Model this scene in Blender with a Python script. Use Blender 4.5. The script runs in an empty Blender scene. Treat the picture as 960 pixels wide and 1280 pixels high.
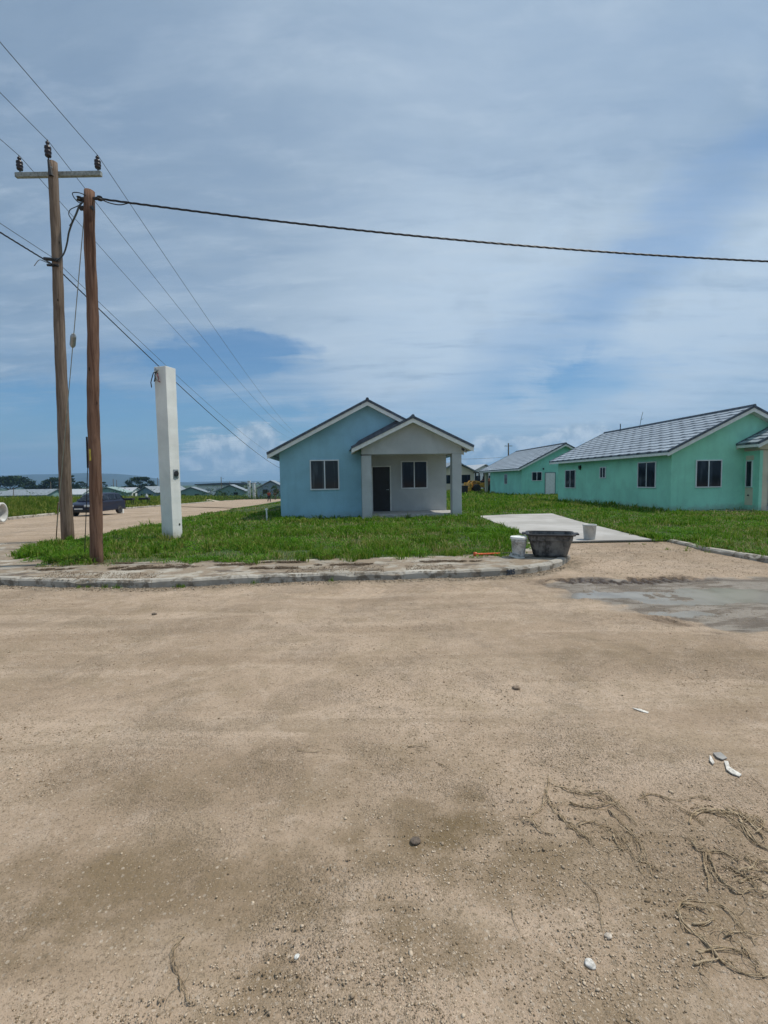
import bpy, bmesh, math, random
import numpy as np
from mathutils import Vector, Matrix
random.seed(7)
RNG = np.random.default_rng(7)
S = bpy.context.scene
COL = S.collection
R_ = math.radians

# ------------------------------------------------------------------ camera
F = 600.0; PITCH = math.atan(40/600); ROLL = .016
CAM = np.array([0, 0, 1.7])
fw = np.array([0, math.cos(PITCH), -math.sin(PITCH)])
xr = np.array([1., 0, 0]); uu = np.array([0, math.sin(PITCH), math.cos(PITCH)])
up = math.cos(ROLL)*uu + math.sin(ROLL)*xr
rt = math.cos(ROLL)*xr - math.sin(ROLL)*uu
cd = bpy.data.cameras.new('camera'); cam = bpy.data.objects.new('camera', cd); COL.objects.link(cam)
cd.sensor_fit = 'VERTICAL'; cd.sensor_height = 36; cd.lens = F/1280*36
cd.clip_start = .05; cd.clip_end = 30000
M = Matrix(((rt[0], up[0], -fw[0], 0), (rt[1], up[1], -fw[1], 0), (rt[2], up[2], -fw[2], 0), (0, 0, 0, 1)))
cam.matrix_world = Matrix.Translation(CAM) @ M
S.camera = cam

# ------------------------------------------------------------------ light
SUN = Vector((.82, .16, 1.75)).normalized()
SUN_EL = math.asin(SUN.z); SUN_AZ = math.atan2(SUN.x, SUN.y)
sl = bpy.data.lights.new('sun', 'SUN'); sl.energy = 3.6; sl.angle = R_(1.4); sl.color = (1, .935, .83)
so = bpy.data.objects.new('sun', sl); COL.objects.link(so)
so.rotation_euler = SUN.to_track_quat('Z', 'Y').to_euler()
S.view_settings.view_transform = 'Standard'; S.view_settings.look = 'None'
S.view_settings.exposure = -0.06; S.view_settings.gamma = 1; S.view_settings.use_curve_mapping = False
S.cycles.max_bounces = 8; S.cycles.volume_bounces = 1; S.cycles.caustics_reflective = False; S.cycles.caustics_refractive = False

def ray(u, v): return fw + rt*(u-480)/F + up*(640-v)/F
def pz(u, v, z=.1):
    d = ray(u, v); return CAM + d*(z-CAM[2])/d[2]
def py(u, v, y):
    d = ray(u, v); return CAM + d*y/d[1]
def pix(p):
    d = np.asarray(p, float)-CAM; k = d@fw; return 480+F*(d@rt)/k, 640-F*(d@up)/k

W = bpy.data.worlds.new('World'); S.world = W; W.use_nodes = True
nt = W.node_tree; nt.nodes.clear()
class NB:
    def __init__(s, t): s.t = t
    def n(s, kind, **k):
        nd = s.t.nodes.new(kind)
        for a, b in k.items():
            if a.startswith('_'): nd.inputs[int(a[1:]) if a[1:].isdigit() else a[1:].replace('_', ' ')].default_value = b
            else: setattr(nd, a, b)
        return nd
    def l(s, a, b): s.t.links.new(a, b)
    def put(s, sock, x):
        if x is None: return
        if hasattr(x, 'is_output') or isinstance(x, bpy.types.NodeSocket): s.l(x, sock)
        else: sock.default_value = x
    def m(s, op, a, b=None, c=None, clamp=False):
        nd = s.n('ShaderNodeMath', operation=op, use_clamp=clamp)
        for i, x in enumerate((a, b, c)): s.put(nd.inputs[i], x)
        return nd.outputs[0]
    def vm(s, op, a, b=None, scale=None):
        nd = s.n('ShaderNodeVectorMath', operation=op)
        s.put(nd.inputs[0], a); s.put(nd.inputs[1], b)
        if scale is not None: s.put(nd.inputs['Scale'], scale)
        return nd.outputs['Value'] if op in ('DOT_PRODUCT', 'LENGTH', 'DISTANCE') else nd.outputs[0]
    def mix(s, f, a, b, mode='MIX'):
        nd = s.n('ShaderNodeMix', data_type='RGBA', blend_type=mode)
        s.put(nd.inputs['Factor'], f)
        for k, x in ((6, a), (7, b)):
            if isinstance(x, tuple) and len(x) == 3: x = (*x, 1)
            s.put(nd.inputs[k], x)
        return nd.outputs[2]
    def ss(s, x, a, b, lo=0., hi=1.):
        nd = s.n('ShaderNodeMapRange', interpolation_type='SMOOTHSTEP')
        s.put(nd.inputs[0], x)
        for i, q in enumerate((a, b, lo, hi)): nd.inputs[i+1].default_value = q
        return nd.outputs[0]
    def noise(s, vec, scale, det=4, rough=.55, dist=0., out=0):
        nd = s.n('ShaderNodeTexNoise'); s.put(nd.inputs['Vector'], vec)
        nd.inputs['Scale'].default_value = scale; nd.inputs['Detail'].default_value = det
        nd.inputs['Roughness'].default_value = rough; nd.inputs['Distortion'].default_value = dist
        return nd.outputs[out]
    def vor(s, vec, scale, feature='F1', out='Distance'):
        nd = s.n('ShaderNodeTexVoronoi', feature=feature); s.put(nd.inputs['Vector'], vec)
        nd.inputs['Scale'].default_value = scale
        return nd.outputs[out]
    def mapv(s, vec, sc=(1, 1, 1), rot=(0, 0, 0), loc=(0, 0, 0)):
        nd = s.n('ShaderNodeMapping'); s.put(nd.inputs[0], vec)
        nd.inputs[1].default_value = loc; nd.inputs[2].default_value = rot; nd.inputs[3].default_value = sc
        return nd.outputs[0]

b = NB(nt)
sky = b.n('ShaderNodeTexSky', sky_type='NISHITA', sun_disc=False, sun_elevation=SUN_EL, sun_rotation=SUN_AZ,
          air_density=1.0, dust_density=1.2, ozone_density=1.5)
SKY_STR = .10
d = b.n('ShaderNodeTexCoord').outputs['Generated']
sep = b.n('ShaderNodeSeparateXYZ'); b.l(d, sep.inputs[0])
dx, dy, dz = sep.outputs
den = b.m('ADD', b.m('MAXIMUM', dz, 0.), .10)
pp = b.n('ShaderNodeCombineXYZ'); b.l(b.m('DIVIDE', dx, den), pp.inputs[0]); b.l(b.m('DIVIDE', dy, den), pp.inputs[1])
P0 = pp.outputs[0]
warp = b.vm('SCALE', b.vm('SUBTRACT', b.noise(P0, .8, 3, out=1), (.5, .5, .5)), scale=1.0)
Pw = b.vm('ADD', P0, warp)
streak = b.noise(b.mapv(b.vm('ADD', P0, b.vm('SCALE', warp, scale=.5)), sc=(.55, 1.9, 1), rot=(0, 0, R_(28))), .9, 7, .58)       # long soft streaks of the high layer
blotch = b.noise(b.mapv(Pw, sc=(1, 1.3, 1), rot=(0, 0, R_(-20))), .55, 5, .5)
fine = b.noise(b.vm('ADD', b.vm('SCALE', d, scale=6.0), warp), 1.6, 7, .6)
fineC = b.m('SUBTRACT', fine, .5)
wq = b.m('SUBTRACT', b.noise(b.mapv(b.vm('ADD', P0, b.vm('SCALE', warp, scale=.35)), sc=(.7, 2.3, 1), rot=(0, 0, R_(24))), 3.1, 8, .62), .5)
def patch(u, v, su, sv, ang=0., edge=.5, jit=1.2):
    """soft mask round a fixed direction of the sky; sizes in radians"""
    c = Vector(ray(u, v)).normalized()
    e1 = c.cross(Vector((0, 0, 1))).normalized(); e2 = e1.cross(c)
    a1 = e1*math.cos(ang)+e2*math.sin(ang); a2 = -e1*math.sin(ang)+e2*math.cos(ang)
    q1 = b.m('DIVIDE', b.vm('DOT_PRODUCT', d, tuple(a1)), su)
    q2 = b.m('DIVIDE', b.vm('DOT_PRODUCT', d, tuple(a2)), sv)
    r = b.m('SQRT', b.m('ADD', b.m('MULTIPLY', q1, q1), b.m('MULTIPLY', q2, q2)))
    r = b.m('ADD', r, b.m('ADD', b.m('MULTIPLY', fineC, jit), b.m('MULTIPLY', wq, jit*.8)))
    front = b.ss(b.vm('DOT_PRODUCT', d, tuple(c)), .2, .5)
    return b.m('MULTIPLY', b.ss(r, 1-edge, 1+edge, 1., 0.), front)
elev = b.m('MAXIMUM', dz, 0.)
cover = b.m('ADD', .84, b.m('MULTIPLY', b.m('SUBTRACT', streak, .5), .75))
holes = [(318, 428, .13, .022, R_(-4), .25, 1.0, .55), (280, 448, .15, .040, R_(8), .4, 1.3, .50), (235, 478, .26, .07, R_(4), .5, 1.1, .35), (150, 535, .42, .065, 0, .5, 1.2, .60), (745, 480, .10, .045, R_(8), .6, 1.6, .50),
         (900, 240, .26, .05, R_(38), .9, 2.4, .20), (780, 350, .28, .05, R_(40), .9, 2.4, .17), (660, 430, .24, .06, R_(30), .9, 2.2, .16), (560, 500, .3, .03, R_(5), .9, 2.4, .2), (420, 560, .4, .05, 0, .7, 1, .25)]
for (u, v, su, sv, an, ed, jt, amt) in holes:
    cover = b.m('SUBTRACT', cover, b.m('MULTIPLY', patch(u, v, su, sv, an, ed, jt), amt))
adds = [(470, 430, .17, .10, R_(-25), .6, 1.2, .30), (900, 410, .25, .10, R_(20), .7, 1.3, .2), (640, 330, .45, .10, R_(10), .9, 1.2, .1)]
for (u, v, su, sv, an, ed, jt, amt) in adds:
    cover = b.m('ADD', cover, b.m('MULTIPLY', patch(u, v, su, sv, an, ed, jt), amt))
cover = b.m('MINIMUM', b.m('MAXIMUM', cover, .12), 1.)
k = 1/SKY_STR
ccol = b.mix(b.ss(blotch, .34, .68), (.275*k, .370*k, .480*k), (.425*k, .53*k, .635*k))
ccol = b.mix(b.m('MULTIPLY', b.ss(streak, .46, .66), .6), ccol, (.50*k, .60*k, .71*k))
wisp = b.noise(b.mapv(b.vm('ADD', P0, b.vm('SCALE', warp, scale=.35)), sc=(.7, 2.3, 1), rot=(0, 0, R_(24))), 1.6, 9, .62)
wisp2 = b.noise(b.mapv(b.vm('ADD', P0, b.vm('SCALE', warp, scale=.3)), sc=(1.0, 2.4, 1), rot=(0, 0, R_(38))), 4., 8, .62)
bright = b.m('ADD', b.m('MULTIPLY', patch(900, 430, .45, .16, R_(15), .9, 1.2), .75), b.m('MULTIPLY', patch(520, 430, .38, .17, 0, .9, 1.2), .80))
bright = b.m('ADD', bright, b.m('MULTIPLY', patch(640, 60, .5, .30, 0, .9, 1.2), .55), clamp=True)
ccol = b.mix(bright, ccol, (.54*k, .665*k, .80*k))
ccol = b.mix(b.m('MULTIPLY', patch(240, 260, .24, .22, 0, .9, 1.4), .6), ccol, (.275*k, .375*k, .50*k))
ccol = b.mix(b.m('MULTIPLY', b.ss(wisp, .46, .70), .42), ccol, (.56*k, .67*k, .79*k))
ccol = b.mix(b.m('MULTIPLY', b.ss(wisp, .46, .28), .34), ccol, (.24*k, .34*k, .47*k))
ccol = b.mix(b.m('MULTIPLY', b.ss(wisp2, .5, .72), .34), ccol, (.60*k, .70*k, .80*k))
cover = b.m('MINIMUM', b.m('MAXIMUM', b.m('ADD', cover, b.m('MULTIPLY', b.m('SUBTRACT', wisp, .5), .5)), .10), 1.)
# cumulus low over the horizon
cum = None
for (u, v, su, sv) in [(285, 566, .085, .042), (318, 548, .045, .030), (345, 572, .07, .03), (250, 578, .06, .015), (610, 556, .035, .018), (660, 560, .085, .024), (730, 548, .09, .024), (590, 572, .05, .014), (700, 565, .2, .016)]:
    p = patch(u, v, su, sv, 0, .28, 1.9)
    cum = p if cum is None else b.m('MAXIMUM', cum, p)
body = b.ss(b.noise(b.vm('SCALE', d, scale=22.), 1.4, 5, .6), .35, .65)
cumcol = b.mix(body, (.34*k, .45*k, .56*k), (.78*k, .84*k, .88*k))
clear = b.mix(1.0, sky.outputs[0], (.52, .86, 1.10, 1), 'MULTIPLY')
hz = b.ss(elev, 0., .13, .75, 0.)
out = b.mix(cover, clear, ccol)
out = b.mix(hz, out, (.26*k, .385*k, .49*k))
out = b.mix(b.m('MULTIPLY', cum, .85), out, cumcol)
out = b.mix(b.ss(dz, -.02, 0., 1., 0.), out, (.2*k, .24*k, .22*k))
bg = b.n('ShaderNodeBackground'); b.l(out, bg.inputs[0]); bg.inputs[1].default_value = SKY_STR
wo = b.n('ShaderNodeOutputWorld'); b.l(bg.outputs[0], wo.inputs[0])

# ------------------------------------------------------------------ helpers
def noise2(x, y, seed=0):
    xi = np.floor(x).astype(np.int64); yi = np.floor(y).astype(np.int64)
    fx = x-xi; fy = y-yi; fx = fx*fx*(3-2*fx); fy = fy*fy*(3-2*fy)
    def h(i, j):
        n = (i*374761393 + j*668265263 + seed*982451653) & 0x7fffffff
        n = ((n ^ (n >> 13))*1274126177) & 0x7fffffff
        return ((n ^ (n >> 16)) & 0xffff)/65535.
    return (h(xi, yi)*(1-fx)+h(xi+1, yi)*fx)*(1-fy)+(h(xi, yi+1)*(1-fx)+h(xi+1, yi+1)*fx)*fy
def fbm(x, y, sc, oct=4, seed=0):
    x = np.asarray(x, float)/sc; y = np.asarray(y, float)/sc; a = .5; t = 0; s = 0
    for o in range(oct):
        t = t + a*noise2(x*2**o+o*17.3, y*2**o-o*9.1, seed+o); s += a; a *= .5
    return t/s
def sst(x, a, b):
    t = np.clip((x-a)/(b-a), 0, 1); return t*t*(3-2*t)
def inpoly(x, y, poly):
    x = np.asarray(x); y = np.asarray(y); c = np.zeros(x.shape, bool); n = len(poly); j = n-1
    for i in range(n):
        xi, yi = poly[i][:2]; xj, yj = poly[j][:2]
        if yi != yj:
            c ^= ((yi > y) != (yj > y)) & (x < (xj-xi)*(y-yi)/(yj-yi)+xi)
        j = i
    return c
def polydist(x, y, line):
    best = np.full(np.shape(x), 1e9)
    for (ax, ay), (bx, by) in zip(line[:-1], line[1:]):
        ex, ey = bx-ax, by-ay; t = np.clip(((x-ax)*ex+(y-ay)*ey)/(ex*ex+ey*ey+1e-9), 0, 1)
        best = np.minimum(best, np.hypot(x-ax-t*ex, y-ay-t*ey))
    return best

def hbase(x, y):
    """the large lie of the land: level round the lots, falling away to the left road and the plain beyond"""
    x = np.asarray(x, float); y = np.asarray(y, float)
    L = 1-sst(x, -11.5, -7.5)
    yy = np.maximum(y-17, 0); yy = yy*yy/(yy+4)
    dl = np.minimum(yy*.026, 4.0+.003*np.maximum(y-190, 0))
    yr = np.maximum(y-62, 0); yr = yr*yr/(yr+10)
    dr = np.minimum(yr*.03, 4.0+.003*np.maximum(y-190, 0))
    return -(dl*L+dr*(1-L))
def gz(u, v, off=0.):
    """where the line of sight (u, v) meets the lie of the land plus off"""
    d = ray(u, v); t = 3.; prev = 0
    while t < 9000:
        p = CAM+d*t
        if p[2] <= hbase(p[0], p[1])+off:
            lo, hi = prev, t
            for _ in range(30):
                mid = (lo+hi)/2; p = CAM+d*mid
                if p[2] <= hbase(p[0], p[1])+off: hi = mid
                else: lo = mid
            return CAM+d*hi
        prev = t; t += max(.2, t*.01)
    return CAM+d*t

def tag(o, label=None, cat=None, group=None, kind=None):
    if label: o['label'] = label
    if cat: o['category'] = cat
    if group: o['group'] = group
    if kind: o['kind'] = kind
    return o
def empty(name, loc=(0, 0, 0), rz=0., **k):
    o = bpy.data.objects.new(name, None); COL.objects.link(o); o.location = loc; o.rotation_euler = (0, 0, rz)
    o.empty_display_size = .2
    return tag(o, **k)
class MB:
    def __init__(s): s.v = []; s.f = []; s.mi = []; s.cur = 0; s.sm = []; s.smooth = False
    def add(s, vs, fs):
        o = len(s.v); s.v += [tuple(map(float, v)) for v in vs]
        for f in fs: s.f.append(tuple(o+i for i in f)); s.mi.append(s.cur); s.sm.append(s.smooth)
        return s
    def box(s, x0, x1, y0, y1, z0, z1, mat=None):
        vs = [(x, y, z) for z in (z0, z1) for y in (y0, y1) for x in (x0, x1)]
        if mat is not None: vs = [tuple(mat @ Vector(v)) for v in vs]
        return s.add(vs, [(0, 2, 3, 1), (4, 5, 7, 6), (0, 1, 5, 4), (2, 6, 7, 3), (0, 4, 6, 2), (1, 3, 7, 5)])
    def obox(s, o, e1, e2, e3, l1, l2, l3):
        """box from corner o along three unit vectors"""
        o, e1, e2, e3 = map(lambda q: np.array(q, float), (o, e1, e2, e3)); vs = []
        for c in (0, l3):
            for bb in (0, l2):
                for a in (0, l1): vs.append(o+e1*a+e2*bb+e3*c)
        return s.add(vs, [(0, 2, 3, 1), (4, 5, 7, 6), (0, 1, 5, 4), (2, 6, 7, 3), (0, 4, 6, 2), (1, 3, 7, 5)])
    def tube(s, pts, rad, n=8, cap=True):
        pts = [Vector(p) for p in pts]; m = len(pts)
        if not hasattr(rad, '__len__'): rad = [rad]*m
        t0 = (pts[1]-pts[0]).normalized(); a = t0.orthogonal().normalized(); rings = []
        for i, p in enumerate(pts):
            t = (pts[min(i+1, m-1)]-pts[max(i-1, 0)]).normalized()
            a = (a-t*a.dot(t)).normalized(); bb = t.cross(a)
            rings.append([p+(a*math.cos(2*math.pi*k/n)+bb*math.sin(2*math.pi*k/n))*rad[i] for k in range(n)])
        vs = [q for r in rings for q in r]; fs = []
        for i in range(m-1):
            for k in range(n):
                k2 = (k+1) % n; fs.append((i*n+k, i*n+k2, (i+1)*n+k2, (i+1)*n+k))
        if cap: fs.append(tuple(reversed(range(n)))); fs.append(tuple((m-1)*n+k for k in range(n)))
        return s.add(vs, fs)
    def lathe(s, prof, n=20, c=(0, 0, 0)):
        vs = [(c[0]+r*math.cos(2*math.pi*k/n), c[1]+r*math.sin(2*math.pi*k/n), c[2]+z) for r, z in prof for k in range(n)]; fs = []
        for i in range(len(prof)-1):
            for k in range(n):
                k2 = (k+1) % n; fs.append((i*n+k, i*n+k2, (i+1)*n+k2, (i+1)*n+k))
        if prof[0][0] > 1e-4: fs.append(tuple(reversed(range(n))))
        if prof[-1][0] > 1e-4: fs.append(tuple((len(prof)-1)*n+k for k in range(n)))
        return s.add(vs, fs)
    def prism(s, poly, axis, a0, a1):
        """polygon of (p, q) extruded along axis"""
        def P(p, q, a): return {'x': (a, p, q), 'y': (p, a, q), 'z': (p, q, a)}[axis]
        n = len(poly); vs = [P(p, q, a0) for p, q in poly]+[P(p, q, a1) for p, q in poly]
        fs = [tuple(range(n)), tuple(reversed(range(n, 2*n)))]+[(i, n+i, n+(i+1) % n, (i+1) % n) for i in range(n)]
        return s.add(vs, fs)
    def build(s, name, mats, parent=None, bevel=0., **k):
        me = bpy.data.meshes.new(name); me.from_pydata(s.v, [], s.f)
        for m_ in (mats if isinstance(mats, (list, tuple)) else [mats]): me.materials.append(m_)
        me.polygons.foreach_set('material_index', s.mi); me.polygons.foreach_set('use_smooth', s.sm)
        bm = bmesh.new(); bm.from_mesh(me); bmesh.ops.recalc_face_normals(bm, faces=bm.faces); bm.to_mesh(me); bm.free()
        o = bpy.data.objects.new(name, me); COL.objects.link(o)
        if parent: o.parent = parent
        if bevel:
            md = o.modifiers.new('bevel', 'BEVEL'); md.width = bevel; md.segments = 2; md.limit_method = 'ANGLE'
        return tag(o, **k)
def rawmesh(name, V, loops, starts, totals, mat, parent=None, attrs=None, smooth=False, **k):
    me = bpy.data.meshes.new(name); V = np.ascontiguousarray(V, np.float32)
    me.vertices.add(len(V)); me.vertices.foreach_set('co', V.ravel())
    me.loops.add(len(loops)); me.loops.foreach_set('vertex_index', np.asarray(loops, np.int32))
    me.polygons.add(len(starts)); me.polygons.foreach_set('loop_start', np.asarray(starts, np.int32))
    me.polygons.foreach_set('loop_total', np.asarray(totals, np.int32))
    if smooth: me.polygons.foreach_set('use_smooth', np.ones(len(starts), bool))
    for nm, arr in (attrs or {}).items():
        at = me.attributes.new(nm, 'FLOAT', 'POINT'); at.data.foreach_set('value', np.asarray(arr, np.float32).ravel())
    me.update(); me.validate()
    for m_ in (mat if isinstance(mat, (list, tuple)) else [mat]): me.materials.append(m_)
    o = bpy.data.objects.new(name, me); COL.objects.link(o)
    if parent: o.parent = parent
    return tag(o, **k)
def gridmesh(name, X, Y, Z, mat, attrs=None, **k):
    ny, nx = X.shape; V = np.stack([X.ravel(), Y.ravel(), Z.ravel()], 1)
    i = np.arange((ny-1)*(nx-1)); r = i//(nx-1); c = i % (nx-1); a = r*nx+c
    L = np.stack([a, a+1, a+nx+1, a+nx], 1).ravel()
    return rawmesh(name, V, L, i*4, np.full(len(i), 4), mat, attrs=attrs, smooth=True, **k)

# ------------------------------------------------------------------ materials
def mat(name):
    m = bpy.data.materials.new(name); m.use_nodes = True; t = m.node_tree; t.nodes.clear()
    b = NB(t); out = b.n('ShaderNodeOutputMaterial'); bs = b.n('ShaderNodeBsdfPrincipled'); b.l(bs.outputs[0], out.inputs[0])
    return m, b, bs, out
def bump(b, bs, h, dist=.01, st=.6):
    nd = b.n('ShaderNodeBump'); nd.inputs['Strength'].default_value = st; nd.inputs['Distance'].default_value = dist
    b.l(h, nd.inputs['Height']); b.l(nd.outputs[0], bs.inputs['Normal'])
def mplain(name, col, rough=.6, metal=0., var=.12, sc=6., bsc=60., bd=.002, spec=.5):
    m, b, bs, _ = mat(name); co = b.n('ShaderNodeTexCoord').outputs['Object']
    n1 = b.noise(co, sc, 6, .6)
    dk = tuple(c*(1-var*1.6) for c in col); lt = tuple(min(1, c*(1+var)) for c in col)
    b.l(b.mix(b.ss(n1, .3, .7), dk, lt), bs.inputs['Base Color'])
    bs.inputs['Roughness'].default_value = rough; bs.inputs['Metallic'].default_value = metal
    bs.inputs['Specular IOR Level'].default_value = spec
    if bd: bump(b, bs, b.noise(co, bsc, 4), bd, .5)
    return m
def mstucco(name, col, stain=(.25, .22, .17), grime=.5):
    """painted render: trowel relief, faint patches, splashed dirt near the ground"""
    m, b, bs, _ = mat(name); co = b.n('ShaderNodeTexCoord').outputs['Object']
    n1 = b.noise(co, .9, 6, .62, .4); n2 = b.noise(co, 7., 5, .6)
    c = b.mix(b.ss(n1, .3, .7), tuple(x*.88 for x in col), tuple(min(1, x*1.07) for x in col))
    c = b.mix(b.m('MULTIPLY', b.ss(n2, .55, .8), .16), c, tuple(x*.75 for x in col))
    # vertical wash marks
    ws = b.noise(b.mapv(co, sc=(5, 5, .35)), 1., 4, .6)
    c = b.mix(b.m('MULTIPLY', b.ss(ws, .52, .72), .20), c, tuple(x*.72 for x in col))
    c = b.mix(b.m('MULTIPLY', b.ss(b.noise(co, 2.6, 7, .7, .8), .56, .70), .22), c, tuple(min(1, x*1.12+.02) for x in col))
    s = b.n('ShaderNodeSeparateXYZ'); b.l(co, s.inputs[0])
    lo = b.m('ADD', s.outputs[2], b.m('MULTIPLY', b.m('SUBTRACT', b.noise(co, 2.2, 6, .7), .5), .75))
    c = b.mix(b.m('MULTIPLY', b.ss(lo, .02, .34, 1., 0.), grime), c, stain)
    b.l(c, bs.inputs['Base Color']); bs.inputs['Roughness'].default_value = .85
    bs.inputs['Specular IOR Level'].default_value = .25
    h = b.m('ADD', b.noise(co, 45., 4, .6), b.m('MULTIPLY', b.noise(co, 4., 3), 2.))
    bump(b, bs, h, .006, .55)
    return m
def mroof(name, lt=(.27, .31, .36), dk=(.10, .12, .15), tw=.80, th=.36, rough=.42):
    m, b, bs, _ = mat(name); uv = b.n('ShaderNodeUVMap').outputs[0]
    sn = b.n('ShaderNodeSeparateXYZ'); b.l(uv, sn.inputs[0])
    row = b.m('FLOOR', b.m('DIVIDE', sn.outputs[1], th))
    co = b.n('ShaderNodeTexCoord').outputs['Object']
    ux = b.m('ADD', b.m('DIVIDE', sn.outputs[0], tw), b.m('MULTIPLY', row, .41))
    cv = b.n('ShaderNodeCombineXYZ'); b.l(row, cv.inputs[0]); b.l(b.m('FLOOR', ux), cv.inputs[1])
    wn = b.n('ShaderNodeTexWhiteNoise', noise_dimensions='2D'); b.l(cv.outputs[0], wn.inputs[0])
    c = b.mix(b.ss(b.m('ADD', b.m('MULTIPLY', wn.outputs[0], .5), b.m('MULTIPLY', b.noise(co, .8, 5), .5)), .3, .8), dk, lt)
    # open lap of each pressed tile: a dark notch under the nose, staggered course by course
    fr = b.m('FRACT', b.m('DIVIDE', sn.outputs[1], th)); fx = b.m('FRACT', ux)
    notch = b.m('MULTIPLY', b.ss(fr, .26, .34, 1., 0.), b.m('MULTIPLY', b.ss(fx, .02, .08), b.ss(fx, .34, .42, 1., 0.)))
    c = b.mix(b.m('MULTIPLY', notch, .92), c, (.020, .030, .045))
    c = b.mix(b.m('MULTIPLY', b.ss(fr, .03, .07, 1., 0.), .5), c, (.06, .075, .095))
    c = b.mix(b.m('MULTIPLY', b.ss(b.noise(co, 60., 3), .45, .7), .25), c, (.4, .43, .46))
    b.l(c, bs.inputs['Base Color']); bs.inputs['Roughness'].default_value = rough
    bump(b, bs, b.noise(co, 140., 3), .002, .5)
    return m
def mglass(name, col=(.012, .018, .028), rough=.06):
    m, b, bs, _ = mat(name); co = b.n('ShaderNodeTexCoord').outputs['Object']
    n = b.noise(b.mapv(co, sc=(3, 3, .4)), 1.5, 3)
    b.l(b.mix(b.ss(n, .5, .75), col, tuple(q*2.2+.03 for q in col)), bs.inputs['Base Color'])
    bs.inputs['Roughness'].default_value = rough; bs.inputs['IOR'].default_value = 1.45
    bs.inputs['Specular IOR Level'].default_value = .28
    bump(b, bs, b.noise(co, 2.5, 2), .004, .12)
    return m
def mwood(name, c1, c2, c3):
    """round timber: grain along z, checks, stains"""
    m, b, bs, _ = mat(name); co = b.n('ShaderNodeTexCoord').outputs['Object']
    g = b.noise(b.mapv(co, sc=(14, 14, .55)), 1.6, 6, .65, .6); g2 = b.noise(b.mapv(co, sc=(40, 40, 1.1)), 1.5, 4, .6)
    st = b.noise(b.mapv(co, sc=(2, 2, .5)), 1.7, 5, .6)
    c = b.mix(b.ss(g, .32, .68), c1, c2); c = b.mix(b.m('MULTIPLY', b.ss(st, .5, .72), .75), c, c3)
    c = b.mix(b.m('MULTIPLY', b.ss(g2, .6, .72), .8), c, tuple(x*.25 for x in c1))
    kn = b.vor(b.mapv(co, sc=(3, 3, 1.3)), 1.6)
    c = b.mix(b.ss(kn, .05, .12, .8, 0.), c, (.02, .014, .01))
    b.l(c, bs.inputs['Base Color']); bs.inputs['Roughness'].default_value = .9; bs.inputs['Specular IOR Level'].default_value = .2
    bump(b, bs, b.m('ADD', g, g2), .02, .8)
    return m
def mleaf(name, c1, c2, c3=None, trans=.35, sc=.8, rough=.6):
    m, b, bs, out = mat(name)
    g = b.n('ShaderNodeNewGeometry'); rp = g.outputs['Random Per Island']
    n = b.noise(g.outputs['Position'], sc, 4, .6)
    f = b.m('ADD', b.m('MULTIPLY', rp, .6), b.m('MULTIPLY', n, .6))
    c = b.mix(b.ss(f, .3, .85), c1, c2)
    if c3: c = b.mix(b.m('MULTIPLY', b.ss(b.m('ADD', b.m('MULTIPLY', rp, .35), b.noise(g.outputs['Position'], sc*.6, 5, .6)), .66, .86), .85), c, c3)
    b.l(c, bs.inputs['Base Color']); bs.inputs['Roughness'].default_value = rough; bs.inputs['Specular IOR Level'].default_value = .12
    tr = b.n('ShaderNodeBsdfTranslucent'); b.l(c, tr.inputs[0])
    mx = b.n('ShaderNodeMixShader'); mx.inputs[0].default_value = trans
    b.l(bs.outputs[0], mx.inputs[1]); b.l(tr.outputs[0], mx.inputs[2]); b.l(mx.outputs[0], out.inputs[0])
    return m

MT = dict(
    blue=mstucco('blue_render', (.30, .54, .66), grime=.22), grey=mstucco('grey_render', (.50, .52, .52), grime=.18),
    green=mstucco('green_render', (.34, .76, .58), grime=.42), teal=mstucco('teal_render', (.30, .70, .57), grime=.3),
    cream=mstucco('cream_render', (.66, .60, .46), grime=.3), white=mstucco('white_render', (.80, .81, .78), stain=(.30, .29, .21), grime=.6),
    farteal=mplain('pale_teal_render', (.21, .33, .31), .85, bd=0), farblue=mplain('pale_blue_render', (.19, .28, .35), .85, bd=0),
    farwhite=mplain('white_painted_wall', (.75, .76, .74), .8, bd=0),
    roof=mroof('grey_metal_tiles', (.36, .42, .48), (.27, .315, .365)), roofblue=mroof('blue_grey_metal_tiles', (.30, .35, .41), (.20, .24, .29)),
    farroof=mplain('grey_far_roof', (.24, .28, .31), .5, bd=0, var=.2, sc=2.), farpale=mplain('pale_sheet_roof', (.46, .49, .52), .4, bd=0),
    trim=mplain('white_painted_trim', (.78, .79, .76), .55, var=.06), frame=mplain('white_window_frame', (.74, .76, .78), .35, var=.04),
    soffit=mplain('off_white_soffit', (.62, .62, .58), .7), flash=mplain('dark_metal_flashing', (.07, .09, .12), .4, var=.3),
    glass=mglass('dark_window_glass'), glass_curtain=mglass('glass_over_grey_curtain', (.030, .036, .042)), door=mplain('dark_stained_door', (.005, .006, .009), .5, var=.3),
    metal=mplain('galvanised_metal', (.38, .41, .42), .45, .6), dark=mplain('black_rubber_plastic', (.018, .018, .020), .6, var=.3),
    cable=mplain('black_cable_sheath', (.012, .012, .014), .5), wire=mplain('dull_aluminium_wire', (.10, .11, .12), .5, .3),
    ins=mplain('brown_glazed_porcelain', (.022, .012, .012), .35, var=.2), arm=mplain('grey_green_weathered_timber', (.30, .33, .32), .8, var=.25, sc=14),
    woodgrey=mwood('grey_brown_pole_timber', (.135, .098, .072), (.26, .20, .155), (.07, .05, .038)),
    woodred=mwood('red_brown_pole_timber', (.125, .068, .045), (.24, .145, .10), (.055, .026, .018)),
    tread=mplain('rough_concrete', (.42, .41, .39), .9, var=.2),
)

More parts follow.
